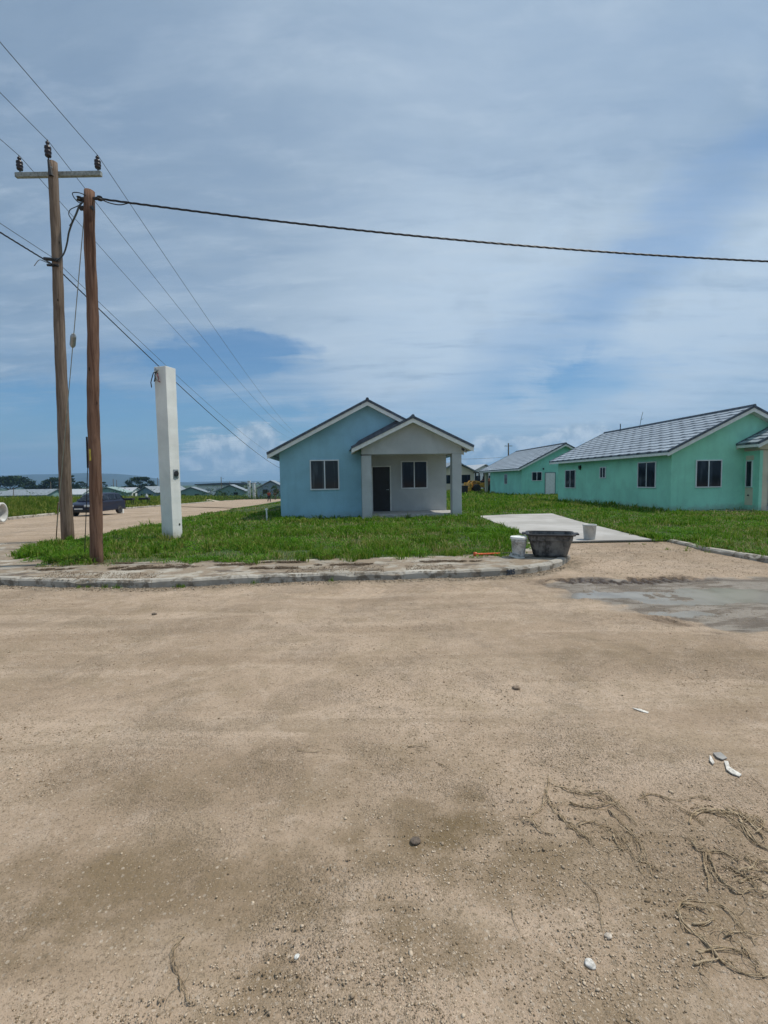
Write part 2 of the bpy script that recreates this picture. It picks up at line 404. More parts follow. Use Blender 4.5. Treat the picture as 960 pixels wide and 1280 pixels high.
# ------------------------------------------------------------------ layout lines, in metres
TH = R_(4.6); U = np.array([math.cos(TH), math.sin(TH), 0]); V = np.array([-math.sin(TH), math.cos(TH), 0])
def off(line, d):
    out = []
    for i, p in enumerate(line):
        a = np.array(line[max(i-1, 0)]); c = np.array(line[min(i+1, len(line)-1)]); t = (c-a)/np.linalg.norm(c-a)
        out.append((p[0]-t[1]*d, p[1]+t[0]*d))
    return out
def xy(p): return (float(p[0]), float(p[1]))
kerbpix = [(0, 731), (80, 734), (166, 735), (240, 733), (333, 728), (400, 726), (496, 724), (560, 722.5), (605, 721), (640, 719), (663, 716.5), (685, 713), (702, 708), (713, 701)]
kerb_front = [(-10.6, 13.2), (-10.3, 11.4), (-9.6, 9.9), (-8.6, 8.9), (-7.6, 8.35)]+[xy(pz(u, v, 0)) for u, v in kerbpix]
kerb_right = [xy(pz(u, v, 0)) for u, v in [(833, 680), (860, 686.5), (884, 692), (919, 698), (960, 704.5)]]
x9, y9 = kerb_right[-1]
kerb_right += [(x9+.25, y9-.7), (x9+.9, y9-1.3), (x9+2, y9-1.55), (x9+5, y9-1.3), (60, y9+2.5)]
slab_poly = [xy(pz(u, v, .1)) for u, v in [(598, 645.5), (640, 643.5), (690, 642.5), (722, 652), (760, 661.5), (815, 675.5), (760, 676.5), (712, 677.5), (672, 677), (650, 667), (622, 655)]]
road_near = [xy(gz(u, v, .05)) for u, v in [(47, 681), (75, 680), (130, 669), (200, 656), (250, 645), (300, 635), (325, 631), (350, 626.5)]]
road_far = [xy(gz(u, v, 0.)) for u, v in [(0, 651), (75, 643), (150, 637), (200, 633), (229, 631), (264, 627.5), (310, 624), (350, 621)]]
far_l = road_near[-1]
lot_poly = [(-10.6, 13.2)]+off(kerb_front, .08)[1:]+[(3.85, 10.2), slab_poly[-4]]+[slab_poly[-5], slab_poly[-6]]+off(kerb_right, .08)+[(60, 80), (far_l[0]+3, 80)]+list(reversed(road_near[1:]))
field_poly = [(-19.5, -5), (-19, 10)]+road_far[:6]+[(-32.5, 100), (-300, 100), (-300, -5)]

# ------------------------------------------------------------------ ground sheet
def axis(a, b, step, lo, hi, g=1.16):
    m = list(np.arange(a, b+1e-6, step)); s = step; x = b
    while x < hi: s *= g; x += s; m.append(x)
    s = step; x = a
    while x > lo: s *= g; x -= s; m.insert(0, x)
    return np.array(m)
gx = axis(-8.5, 8.5, .028, -7000, 7000); gy = axis(.9, 9.4, .028, -3000, 7400, 1.10)
GX, GY = np.meshgrid(gx, gy)
fine_r = (1-sst(np.abs(GX), 8.3, 12))*(1-sst(GY, 9.2, 13))*sst(GY, .2, .9)
Z = hbase(GX, GY)
und = (fbm(GX, GY, 2.2, 3, 1)-.5)*.05+(fbm(GX, GY, .45, 3, 5)-.5)*.016
rough_m = sst(fbm(GX, GY, 1.3, 4, 9), .42, .62)
small = (fbm(GX, GY, .10, 3, 12)-.5)*.010*(.35+rough_m)
# wheel ruts across the picture
rut = np.zeros_like(Z)
for (y0, sl_, w, dp) in [(6.3, .03, .16, .012), (5.1, .02, .2, .010), (3.6, -.06, .18, .008), (7.3, .02, .12, .012)]:
    q = GY-(y0+sl_*GX+(fbm(GX, GX*0, 2.5, 2, int(y0*10))-.5)*.5)
    rut -= dp*np.exp(-(q/w)**2)
apr = sst(GY, 8.9, 11.2)*sst(GX, 3.3, 4.2)*(1-sst(GX, 7.2, 8.4))*.06       # the apron climbs to the slab
Z = Z+(und+small+rut)*fine_r+apr*(1-sst(GY, 12, 14))
# mud and puddles on the right
pud_c = [((px, pyy), rx, ry, w) for (px, pyy, rx, ry, w) in [(3.25, 6.95, .85, .32, 1), (4.2, 6.75, 1.1, .45, .8), (3.7, 6.05, .7, .22, .7), (5.2, 6.9, 1.2, .5, 1), (6.4, 6.6, 1.3, .5, 1)]]
pm = np.zeros_like(Z)
jx = GX+(fbm(GX, GY, .5, 4, 31)-.5)*.7; jy = GY+(fbm(GX, GY, .5, 4, 37)-.5)*.45
for (c, rx, ry, w) in pud_c:
    r = np.hypot((jx-c[0])/rx, (jy-c[1])/ry); pm = np.maximum(pm, w*(1-sst(r, .45, 1.25)))
Z = Z-pm*.034*fine_r
mz = [xy(pz(u, v, 0)) for u, v in [(680, 728), (730, 721), (800, 723), (960, 721), (1150, 722), (1150, 800), (960, 788), (900, 785), (850, 777), (800, 763), (750, 750), (705, 742)]]
mj = polydist(jx, jy, mz+mz[:1]); mudzone = np.where(inpoly(jx, jy, mz), 1, 0)*sst(mj, .0, .12)
wet = np.clip(np.maximum(pm*1.1, mudzone), 0, 1); Z = Z-mudzone*.008*fine_r
# tyre tread pressed in the mud behind the puddle
tl = [(2.35, 7.72), (3.2, 7.78), (4.3, 7.72), (5.4, 7.9)]
td = polydist(GX, GY+(fbm(GX, GY, .8, 2, 3)-.5)*.1, tl)
td = td+(fbm(GX, GY, .22, 3, 203)-.5)*.22
tm = (1-sst(td, .12, .28))*sst(fbm(GX, GY, .35, 3, 207), .34, .5); ends = sst(GX, 2.0, 3.0)*(1-sst(GX, 4.6, 5.8))
lug = (np.sin(GX*2*math.pi/.17+np.sin(GY*14)*1.5) > 0).astype(float)
Z = Z+tm*ends*(-.028+.045*lug*(.4+.6*fbm(GX, GY, .12, 2, 8)))
tm2 = (1-sst(polydist(GX, GY, [xy(pz(u, v, 0)) for u, v in [(735, 747), (770, 754), (805, 765), (850, 778), (905, 787), (980, 790)]])+(fbm(GX, GY, .3, 3, 211)-.5)*.4, .06, .22))*sst(fbm(GX, GY, .5, 3, 213), .42, .56)
Z = Z+tm2*(-.02+.035*(np.sin(GX*2*math.pi/.14+GY*20) > 0)*fbm(GX, GY, .15, 2, 18))
tr = np.clip(tm*ends+tm2*.55, 0, 1)
# faint pressed chevrons near the kerb and cleat marks in front
tm3 = np.zeros_like(Z)
for ln in ([(-.6, 7.55), (.6, 7.62), (2.2, 7.66)], [(-1.5, 7.2), (1.8, 7.3)]):
    dd = 1-sst(polydist(GX, GY, ln), .07, .2); tm3 = np.maximum(tm3, dd)
    Z = Z+dd*.008*np.sin(GX*2*math.pi/.16+np.abs(GY-7.5)*30)
for (cx, cy, ang, wd, ln) in [(.95, 2.35, .15, .5, .3), (-.35, 2.0, .1, .6, .3), (1.3, 1.9, .2, .35, .3), (-.5, 1.55, .1, .5, .2)]:
    q = (GY-cy)-(GX-cx)*ang; p = (GX-cx)
    msk = (1-sst(np.abs(p)+(fbm(GX, GY, .2, 2, 4)-.5)*.2, wd*.6, wd))*(1-sst(np.abs(q), ln*.7, ln))
    Z = Z+msk*.0045*np.sin(q*2*math.pi/.055+p*2)
lane = np.zeros_like(Z)
for (y0, sl2, ph) in [(6.75, .01, 0), (5.55, .03, 1), (4.55, -.01, 2), (3.15, .05, 3)]:
    q = GY-(y0+sl2*GX+(fbm(GX, GX*0, 3.5, 2, 300+ph)-.5)*.7); ms = (1-sst(np.abs(q), .09, .15))*sst(fbm(GX, GY, 1.6, 3, 310+ph), .44, .58)
    Z = Z+ms*(-.009+.008*(np.sin((GX+np.abs(q)*.9)*2*math.pi/.085) > 0))*fine_r; lane = np.maximum(lane, ms*(.55+.45*(np.sin((GX+np.abs(q)*.9)*2*math.pi/.085) > 0)))
veg = np.clip(sst(GY, 80, 90)+sst(np.abs(GX), 70, 80), 0, 1)
# darker damp earth patches where the photograph has them
damp = np.zeros_like(Z)
for (u, v, rx, ry, w) in [(560, 1040, .5, .26, 1), (480, 1070, .5, .2, .7), (650, 1050, .45, .16, .7), (560, 990, .2, .2, .7), (250, 1100, .7, .3, .7), (120, 1110, .6, .25, .8), (60, 1150, .4, .25, .7),
                          (520, 1180, .28, .14, .7), (330, 1140, .35, .2, .6), (820, 1050, .5, .25, .6), (900, 1150, .4, .3, .5), (250, 980, 1.0, .25, .45), (700, 1230, .3, .12, .5), (760, 820, 2.2, .4, .3), (330, 1250, .3, .1, .7), (600, 1090, .4, .12, .8), (380, 960, 1.2, .3, .35)]:
    c = pz(u, v, 0); r = np.hypot((GX-c[0]+(fbm(GX, GY, .35, 4, 41)-.5)*.6)/rx, (GY-c[1]+(fbm(GX, GY, .35, 4, 43)-.5)*.5)/ry)
    damp = np.maximum(damp, w*(1-sst(r, .25, 1.3)))
kd = polydist(GX, GY, kerb_front[4:])
edge = (1-sst(kd+(fbm(GX, GY, .4, 4, 51)-.5)*.35, .05, .42))*(GY < 9.6)

gm, b, bs, _ = mat('dirt_and_marl')
co = b.n('ShaderNodeTexCoord').outputs['Object']
def A(n): return b.n('ShaderNodeAttribute', attribute_name=n).outputs['Fac']
n1 = b.noise(co, .35, 6, .6, .6); n2 = b.noise(co, 1.6, 6, .65, .3); n3 = b.noise(co, 9., 5, .65); n4 = b.noise(co, 55., 4, .7)
sx = b.noise(b.mapv(co, sc=(.25, 2.2, 1)), 1., 5, .6, .4)                                   # drag marks along the street
sx2 = b.noise(b.mapv(co, sc=(.12, 1.5, 1), rot=(0, 0, R_(3))), 1.4, 6, .62, .5)
c = b.mix(b.ss(n1, .38, .62), (.365, .272, .190), (.470, .358, .262))
c = b.mix(b.m('MULTIPLY', b.ss(sx, .50, .60), .60), c, (.515, .398, .295))
c = b.mix(b.m('MULTIPLY', b.ss(sx2, .54, .62), .45), c, (.30, .228, .155))
c = b.mix(b.m('MULTIPLY', b.ss(n2, .50, .60), .42), c, (.31, .235, .152))
c = b.mix(b.m('MULTIPLY', b.ss(b.noise(co, 3.6, 6, .7, .8), .52, .62), .40), c, (.50, .395, .305))
c = b.mix(b.m('MULTIPLY', b.ss(n3, .50, .62), .34), c, (.275, .21, .14))
c = b.mix(b.m('MULTIPLY', A('lane'), .45), c, (.27, .20, .135))
c = b.mix(b.m('MULTIPLY', A('damp'), b.ss(b.m('ADD', n2, b.m('MULTIPLY', n3, .6)), .60, .84, .40, 1.)), c, (.185, .132, .072))
c = b.mix(b.m('MULTIPLY', A('edge'), b.ss(n3, .35, .6, .3, .9)), c, (.14, .115, .075))
# pale stones bedded in the surface, three sizes
rm = A('rough')
for sc_, th_, colr, amt in ((38., .30, (.58, .49, .39), .6), (85., .34, (.56, .47, .37), .5), (170., .36, (.52, .43, .34), .45)):
    vd = b.vor(co, sc_); vc = b.n('ShaderNodeTexVoronoi'); b.l(co, vc.inputs[0]); vc.inputs['Scale'].default_value = sc_
    pick = b.n('ShaderNodeSeparateColor'); b.l(vc.outputs['Color'], pick.inputs[0])
    on = b.m('GREATER_THAN', b.m('ADD', pick.outputs[0], b.m('MULTIPLY', rm, .42)), .78)
    msk = b.m('MULTIPLY', b.m('MULTIPLY', b.ss(vd, th_*.7, th_, 1., 0.), on), amt)
    tone = b.mix(pick.outputs[1], tuple(x*.55 for x in colr), colr)
    c = b.mix(msk, c, tone)
n5 = b.noise(co, 120., 3, .7)
c = b.mix(b.m('MULTIPLY', b.ss(n4, .55, .63), .7), c, (.19, .145, .095))
c = b.mix(b.m('MULTIPLY', b.ss(n5, .57, .64), .75), c, (.14, .105, .07))
c = b.mix(b.m('MULTIPLY', b.ss(n4, .25, .38, 1., 0.), .35), c, (.62, .54, .45))
wetc = b.mix(b.ss(b.noise(b.mapv(co, sc=(.6, 1.8, 1)), 2.5, 6, .68), .44, .56), (.125, .098, .070), (.275, .240, .198))
c = b.mix(b.m('MULTIPLY', A('wet'), .85), c, wetc)
c = b.mix(b.m('MULTIPLY', A('tread'), b.ss(n3, .3, .6, .5, 1.)), c, (.055, .036, .025))
vegc = b.mix(b.ss(b.noise(co, .02, 5), .4, .6), (.025, .05, .015), (.05, .08, .024))
c = b.mix(A('veg'), c, vegc)
b.l(c, bs.inputs['Base Color'])
b.l(b.m('SUBTRACT', .92, b.m('MULTIPLY', A('wet'), .50)), bs.inputs['Roughness']); bs.inputs['Specular IOR Level'].default_value = .3
gpat = b.ss(b.noise(co, 1.1, 5, .6, .6), .46, .60)
vb = b.m('ADD', b.m('MULTIPLY', b.ss(b.vor(co, 70.), 0., .5, 1., 0.), b.m('MULTIPLY', gpat, .8)), b.m('MULTIPLY', b.ss(b.vor(co, 150.), 0., .5, 1., 0.), b.m('ADD', .2, b.m('MULTIPLY', gpat, .4))))
bump(b, bs, b.m('ADD', vb, b.m('ADD', b.m('MULTIPLY', n4, .8), b.m('MULTIPLY', n3, 1.5))), .012, .8)
gridmesh('ground', GX, GY, Z, gm, attrs=dict(rough=rough_m, wet=wet, tread=tr, veg=veg, damp=damp, edge=edge, lane=lane), kind='structure')
def zroad(x, y):
    i = np.clip(np.searchsorted(gx, x), 0, len(gx)-1); j = np.clip(np.searchsorted(gy, y), 0, len(gy)-1)
    return Z[j, i]

# standing water
wm, b, bs, _ = mat('muddy_water')
co = b.n('ShaderNodeTexCoord').outputs['Object']
b.l(b.mix(b.ss(b.noise(co, 1.4, 4), .4, .65), (.22, .195, .155), (.30, .275, .23)), bs.inputs['Base Color'])
bs.inputs['Roughness'].default_value = .16; bs.inputs['IOR'].default_value = 1.33; bs.inputs['Specular IOR Level'].default_value = .4
bump(b, bs, b.noise(co, 6., 3), .003, .15)
pw = MB()
pol = [(2.3, 6.9), (2.6, 6.2), (3.0, 5.7), (4.2, 5.65), (6, 5.9), (8.2, 5.8), (8.2, 7.3), (6.5, 7.5), (4.5, 7.4), (3.2, 7.45), (2.6, 7.35)]
zw = float(np.median(Z[(pm > .85)]))+.010
pw.add([(x, y, zw) for x, y in pol], [tuple(range(len(pol)))]); pw.build('puddle', wm, kind='structure')

# ------------------------------------------------------------------ lots, kerbs, pavement, slab
lm, b, bs, _ = mat('lawn_soil')
co = b.n('ShaderNodeTexCoord').outputs['Object']
q = b.noise(co, .8, 5, .6)
c = b.mix(b.ss(q, .35, .7), (.035, .07, .014), (.08, .10, .03)); c = b.mix(b.m('MULTIPLY', b.ss(b.noise(co, 5., 5, .65), .6, .8), .6), c, (.17, .13, .08))
b.l(c, bs.inputs['Base Color']); bs.inputs['Roughness'].default_value = .95; bump(b, bs, b.noise(co, 20., 5), .03, .8)
def sheet(name, poly, top, mat_, depth=.35, sub=None, **k):
    """a slab following the lie of the land, cut to an outline"""
    from mathutils.geometry import delaunay_2d_cdt
    n_ = len(poly); dv_, _, df_, _, _, _ = delaunay_2d_cdt([Vector(q) for q in poly], [(i, (i+1) % n_) for i in range(n_)], [], 1, 1e-5)
    bm = bmesh.new(); vs = [bm.verts.new((q.x, q.y, 0)) for q in dv_]
    px_ = np.array([sum(dv_[i].x for i in f)/3 for f in df_]); py_ = np.array([sum(dv_[i].y for i in f)/3 for f in df_])
    for f, ok_ in zip(df_, inpoly(px_, py_, poly)):
        if ok_: bm.faces.new([vs[i] for i in f])
    for q in [q for q in bm.verts if not q.link_faces]: bm.verts.remove(q)
    ys = sub or []
    for yy in ys:
        bmesh.ops.bisect_plane(bm, geom=bm.verts[:]+bm.edges[:]+bm.faces[:], plane_co=(0, yy, 0), plane_no=(0, 1, 0))
    for xx in (-11.5, -9.5, -7.5):
        bmesh.ops.bisect_plane(bm, geom=bm.verts[:]+bm.edges[:]+bm.faces[:], plane_co=(xx, 0, 0), plane_no=(1, 0, 0))
    if depth:
        r = bmesh.ops.extrude_face_region(bm, geom=bm.faces[:])
        low = [g for g in r['geom'] if isinstance(g, bmesh.types.BMVert)]
    else: low = []
    lows = set(low)
    for v in bm.verts:
        z = float(hbase(v.co.x, v.co.y)); v.co.z = z+top-(depth if v in lows else 0)
    bmesh.ops.recalc_face_normals(bm, faces=bm.faces)
    me = bpy.data.meshes.new(name); bm.to_mesh(me); bm.free(); me.materials.append(mat_)
    o = bpy.data.objects.new(name, me); COL.objects.link(o); return tag(o, **k)
subs = list(range(10, 186, 2))
sheet('lawn', lot_poly, .10, lm, sub=subs, kind='structure')
sheet('field', field_poly, .12, lm, sub=subs, kind='structure')

far_road_poly = [road_near[-3], road_near[-2], road_near[-1], (-22.5, 110), (-31, 182), road_far[-1], road_far[-2], road_far[-3], road_far[-4], road_far[-5]]
def dense(line, step):
    out = [line[0]]
    for a, c in zip(line[:-1], line[1:]):
        n = max(1, int(math.dist(a, c)/step))
        out += [(a[0]+(c[0]-a[0])*k/n, a[1]+(c[1]-a[1])*k/n) for k in range(1, n+1)]
    return out
sheet('road', far_road_poly, .05, gm, depth=0, sub=subs, kind='structure')
km, b, bs, _ = mat('weathered_kerb_concrete')
co = b.n('ShaderNodeTexCoord').outputs['Object']
c = b.mix(b.ss(b.noise(co, 1.5, 6, .65), .35, .65), (.50, .47, .41), (.32, .295, .25))
c = b.mix(b.m('MULTIPLY', b.ss(b.noise(co, 4., 6, .72), .50, .60), .8), c, (.13, .105, .075))
c = b.mix(b.m('MULTIPLY', b.ss(b.noise(b.mapv(co, sc=(1, 1, 5)), 3.5, 5, .7), .56, .7), .6), c, (.42, .34, .26))
b.l(c, bs.inputs['Base Color']); bs.inputs['Roughness'].default_value = .93
bump(b, bs, b.m('ADD', b.noise(co, 25., 6, .7), b.m('MULTIPLY', b.noise(co, 130., 3), .4)), .015, .8)
def kerb(name, line, h=.125, w=.15, seg=1.05, joints=True):
    ln = dense(line, .07); mbk = MB(); inn = off(ln, w); inn2 = off(ln, .03)
    acc = 0; V_ = []; n = len(ln); profs = []
    for i in range(n):
        if i: acc += math.dist(ln[i-1], ln[i])
        x, y = ln[i]; hz_ = float(hbase(x, y)); nz = (float(fbm(x*1., y*1., .3, 3, 77))-.5)
        j = acc % seg; gap = joints and j < .07
        chip = max(0, float(fbm(x, y, .5, 3, 91))-.60)*.28
        hh = h+nz*.012-(.012 if gap else 0); ins = .0+(.012 if gap else 0)+nz*.012
        o = np.array(ln[i]); e = (np.array(inn[i])-o)/w
        pr = [(ins, -.2), (ins, hh-.035-chip*.6), (ins+.022+chip, hh-.004), (ins+.05+chip, hh), (w-.01, hh+nz*.006), (w, hh-.01), (w, -.2)]
        profs.append([(*(o+e*a), hz_+z) for a, z in pr])
    vs = [q for p in profs for q in p]; m = 7; fs = []
    for i in range(n-1):
        for k_ in range(m): k2 = (k_+1) % m; fs.append((i*m+k_, i*m+k2, (i+1)*m+k2, (i+1)*m+k_))
    fs.append(tuple(range(m))); fs.append(tuple((n-1)*m+k_ for k_ in range(m)))
    mbk.add(vs, fs); return mbk.build(name, km, kind='structure')
kl = kerb('kerb', off(dense([(-19.6, 18.0)]+road_far[:6], 1.5), -.16), h=.16, w=.22, joints=False)
kf = kerb('kerb', kerb_front); kr = kerb('kerb', kerb_right)

pm_, b, bs, _ = mat('dusty_pavement')
co = b.n('ShaderNodeTexCoord').outputs['Object']
c = b.mix(b.ss(b.noise(co, .8, 6, .6), .4, .6), (.36, .32, .26), (.46, .42, .35))
c = b.mix(b.m('MULTIPLY', b.ss(b.noise(co, 2.4, 6, .68, .5), .42, .54), .85), c, (.27, .205, .14))
c = b.mix(b.m('MULTIPLY', b.ss(b.noise(b.mapv(co, sc=(.7, 2, 1)), 1.6, 6, .68), .52, .62), .85), c, (.105, .08, .06))
crk = b.vor(b.vm('ADD', co, b.vm('SCALE', b.noise(co, 3., 3, out=1), scale=.35)), .9, 'DISTANCE_TO_EDGE')
c = b.mix(b.ss(crk, .003, .010, .35, 0.), c, (.09, .08, .06))
b.l(c, bs.inputs['Base Color']); bs.inputs['Roughness'].default_value = .93
bump(b, bs, b.m('ADD', b.noise(co, 12., 6, .7), b.noise(co, 70., 3)), .02, .7)
grass_edge = [xy(pz(u, v, .1)) for u, v in [(47, 683), (25, 690), (27, 701), (60, 706), (110, 708), (160, 706), (220, 703.5), (300, 703), (345, 704), (420, 700.5), (480, 699.5), (560, 697.5), (630, 694.5), (665, 688), (663, 680), (652, 672)]]
ki = off(kerb_front, .153)
pav_poly = ki+[(3.95, 11.9)]+[(x, y) for x, y in reversed(off(grass_edge, -.0))]
# let the pavement run a little under the grass, with an uneven edge
pav_poly = ki[1:]+[(3.75, 10.2), (3.9, 11.3)]+[(x+.02, y+.22+.12*random.random()) for x, y in reversed(dense(grass_edge[1:-1], .4))]+[(-8.9, 12.6), (-10.0, 13.3), (-10.5, 13.2)]
sheet('pavement', pav_poly, .106, pm_, depth=0, kind='structure')

cm_, b, bs, _ = mat('cast_concrete_slab')
co = b.n('ShaderNodeTexCoord').outputs['Object']
c = b.mix(b.ss(b.noise(co, .7, 6, .6, .4), .35, .65), (.36, .345, .32), (.47, .455, .43))
c = b.mix(b.m('MULTIPLY', b.ss(b.noise(co, 3., 6, .65), .55, .72), .5), c, (.30, .285, .26))
b.l(c, bs.inputs['Base Color']); bs.inputs['Roughness'].default_value = .88
bump(b, bs, b.noise(co, 18., 6, .65), .008, .6)
sheet('driveway', slab_poly, .125, cm_, depth=.3, kind='structure')
# the pale foundation path in front of the green house porch and left of it
pth = [tuple((np.array([12.8337, 21.4518])+U[:2]*a+V[:2]*c_)) for a, c_ in [(.7, -.45), (3.2, -.9), (3.3, -2.0), (8, -2.2), (8, -.8), (3.5, -.2), (.9, -.02)]]
sheet('path', pth, .118, pm_, depth=0, kind='structure')

# painted number on the kerb face
def text_on(s, o, e1, e3, size, mat_, parent, name='painted_number', thick=.002):
    cu = bpy.data.curves.new(name, 'FONT'); cu.body = s; cu.size = size; cu.extrude = thick; cu.space_character = .95; cu.offset = .004
    t = bpy.data.objects.new('tmp', cu); COL.objects.link(t)
    dg = bpy.context.evaluated_depsgraph_get(); me = bpy.data.meshes.new_from_object(t.evaluated_get(dg)); bpy.data.objects.remove(t)
    me.name = name; me.materials.clear(); me.materials.append(mat_)
    ob = bpy.data.objects.new(name, me); COL.objects.link(ob); e1 = Vector(e1).normalized(); e3 = Vector(e3).normalized(); e2 = e1.cross(e3)
    ob.matrix_world = Matrix(((e1.x, e3.x, e2.x, o[0]), (e1.y, e3.y, e2.y, o[1]), (e1.z, e3.z, e2.z, o[2]), (0, 0, 0, 1)))
    if parent: ob.parent = parent; ob.matrix_parent_inverse = parent.matrix_world.inverted()
    return ob
paint = mplain('faded_navy_paint', (.07, .085, .11), .8, var=.5, sc=40)
a0, a1 = np.array(pz(632, 719.5, 0)), np.array(pz(658, 717, 0))
e = (a1-a0)/np.linalg.norm(a1-a0)
text_on('285', a0+np.array([e[1], -e[0], 0])*.024+np.array([0, 0, .018]), e, (0, 0, 1), .125, paint, kf)

# ------------------------------------------------------------------ grass
def blades(name, P, h, w, mat_, lean=.35, nseg=2, **k):
    """ribbons: P (n,3) roots, h heights, w widths"""
    n = len(P); ang = RNG.uniform(0, 2*np.pi, n); la = RNG.uniform(0, 2*np.pi, n); ln = RNG.uniform(.1, 1, n)*lean*h
    s = np.stack([np.cos(ang), np.sin(ang), np.zeros(n)], 1)*(w[:, None]/2); L = np.stack([np.cos(la)*ln, np.sin(la)*ln, np.zeros(n)], 1)
    zu = np.array([0, 0, 1.])
    m = P+L*.3+zu*(h*.6)[:, None]; t = P+L+zu*(h*(1-.25*(ln/h)**1))[:, None]
    Vv = np.stack([P-s, P+s, m+s*.8, m-s*.8, t], 1).reshape(-1, 3); o = np.arange(n)*5
    loops = np.stack([o, o+1, o+2, o+3, o+3, o+2, o+4], 1).ravel()
    st = np.stack([np.arange(n)*7, np.arange(n)*7+4], 1).ravel(); tt = np.tile([4, 3], n)
    return rawmesh(name, Vv, loops, st, tt, mat_, **k)
def leaves(name, P, size, mat_, tilt=.9, **k):
    """small pointed leaves at P"""
    n = len(P); a = RNG.uniform(0, 2*np.pi, n); th = RNG.uniform(-.2, tilt, n)
    dv = np.stack([np.cos(a)*np.cos(th), np.sin(a)*np.cos(th), np.sin(th)], 1); sv = np.stack([-np.sin(a), np.cos(a), RNG.uniform(-.4, .4, n)], 1)
    sz = size[:, None]
    Vv = np.stack([P, P+dv*sz*.5+sv*sz*.28, P+dv*sz, P+dv*sz*.5-sv*sz*.28], 1).reshape(-1, 3); o = np.arange(n)*4
    return rawmesh(name, Vv, np.arange(n*4), o, np.full(n, 4), mat_, **k)
lawn_g = mleaf('lawn_leaves', (.060, .16, .008), (.165, .33, .020), (.34, .33, .09), .40, .9)
lawn_l = mleaf('low_weed_leaves', (.048, .15, .010), (.14, .30, .022), None, .38, 1.3)
field_g = mleaf('tall_field_grass', (.075, .145, .014), (.19, .28, .030), (.34, .33, .08), .42, .35)
blueO = pz(351.5, 649, .1); greenO = pz(838, 639, .1); thirdO = pz(652, 619.5, .1)
def lp(O, a, c_): return tuple((O[:2]+U[:2]*a+V[:2]*c_))
foot = [[lp(blueO, 0, 0), lp(blueO, 3.4, 0), lp(blueO, 3.4, -.8), lp(blueO, 7.7, -.8), lp(blueO, 7.7, 11.4), lp(blueO, 0, 11.4)],
        [lp(greenO, 0, 0), lp(greenO, 3.4, 0), lp(greenO, 3.4, -.9), lp(greenO, 8, -.9), lp(greenO, 8, 11.4), lp(greenO, 0, 11.4)],
        [lp(thirdO, 0, 0), lp(thirdO, 8, 0), lp(thirdO, 8, 13), lp(thirdO, 0, 13)]]
colO = pz(216.5, 674, .1)
def lawn_points(n, y0, y1, x0, x1, pw_=2.):
    """roots spread so that their number per picture area stays even"""
    t = RNG.random(n); y = (y0**(1-pw_)+(y1**(1-pw_)-y0**(1-pw_))*t)**(1/(1-pw_)); x = RNG.uniform(x0, x1, n)*y
    return x, y
green_in = [g for g in grass_edge]
lawn_poly = [(x, y) for x, y in grass_edge]+[slab_poly[-3], slab_poly[-2], slab_poly[-1], slab_poly[0]]+[(slab_poly[2][0]-.05, slab_poly[2][1]+.1), slab_poly[3], slab_poly[4], slab_poly[5]]+off(kerb_right, .2)+[(60, 80), (far_l[0]+3, 80)]+list(reversed(road_near))
def lawn_ok(x, y):
    jx_ = x+(fbm(x, y, .35, 4, 61)-.5)*.8; jy_ = y+(fbm(x, y, .30, 4, 63)-.5)*1.15
    ok = inpoly(jx_, jy_, lawn_poly)
    for f_ in foot: ok &= ~inpoly(x, y, f_)
    ok &= ~inpoly(x, y, slab_poly); ok &= ~inpoly(x, y, [(a_, b_) for a_, b_ in pth])
    bare = fbm(x, y, .9, 4, 71)                                       # thin, trodden spots near the pavement
    dk = polydist(x, y, grass_edge[1:-1])
    ok &= ~((bare > .53) & (dk < 1.6) & (RNG.random(len(x)) < .8))
    return ok
x, y = lawn_points(430000, 8.6, 62, -.9, .95); ok = lawn_ok(x, y) & (x > -12.5)
x, y = x[ok], y[ok]; hm = fbm(x, y, 1.1, 4, 81); tall = sst(hm, .52, .68)
far = sst(y, 20, 50)
backlot = sst(y, 21, 26)*(x > 3)
patchy = fbm(x, y, .45, 4, 83)
kp = RNG.random(len(x)) < (.25+.75*sst(patchy, .38, .56)); x, y, hm, tall, far, backlot = x[kp], y[kp], hm[kp], tall[kp], far[kp], backlot[kp]
h = (.035+.10*tall+.09*backlot)*(1-.6*sst(y, 22, 30)*(x < -5))*RNG.uniform(.4, 1.8, len(x)); w = (.006+.0022*np.maximum(y-8, 0))*RNG.uniform(.7, 1.3, len(x))*(1+.25*far)
Pz = hbase(x, y)+.10
blades('lawn_grass', np.stack([x, y, Pz], 1), h, w, lawn_g, lean=.9, kind='stuff')
x, y = lawn_points(190000, 8.6, 45, -.9, .95); ok = lawn_ok(x, y) & (x > -12.5); x, y = x[ok], y[ok]
ok = (fbm(x, y, .7, 4, 85) > .42) & ~((x < -5) & (y > 24)); x, y = x[ok], y[ok]
sz = (.030+.0026*np.maximum(y-8, 0)+.025*RNG.random(len(x))**2); tall = sst(fbm(x, y, 1.1, 4, 81), .52, .68)
leaves('lawn_weeds', np.stack([x, y, hbase(x, y)+.10+RNG.random(len(x))*(.05+.10*tall)], 1), sz, lawn_l, kind='stuff')
x, y = lawn_points(26000, 8.6, 30, -.9, .95); ok = lawn_ok(x, y) & (fbm(x, y, 1.4, 4, 87) > .50); x, y = x[ok], y[ok]
blades('dry_grass_stalks', np.stack([x, y, hbase(x, y)+.10], 1), .07+.10*RNG.random(len(x)), .006+.0015*np.maximum(y-8, 0), mleaf('straw', (.30, .25, .10), (.50, .44, .22), None, .3, 2.), lean=1.2, kind='stuff')
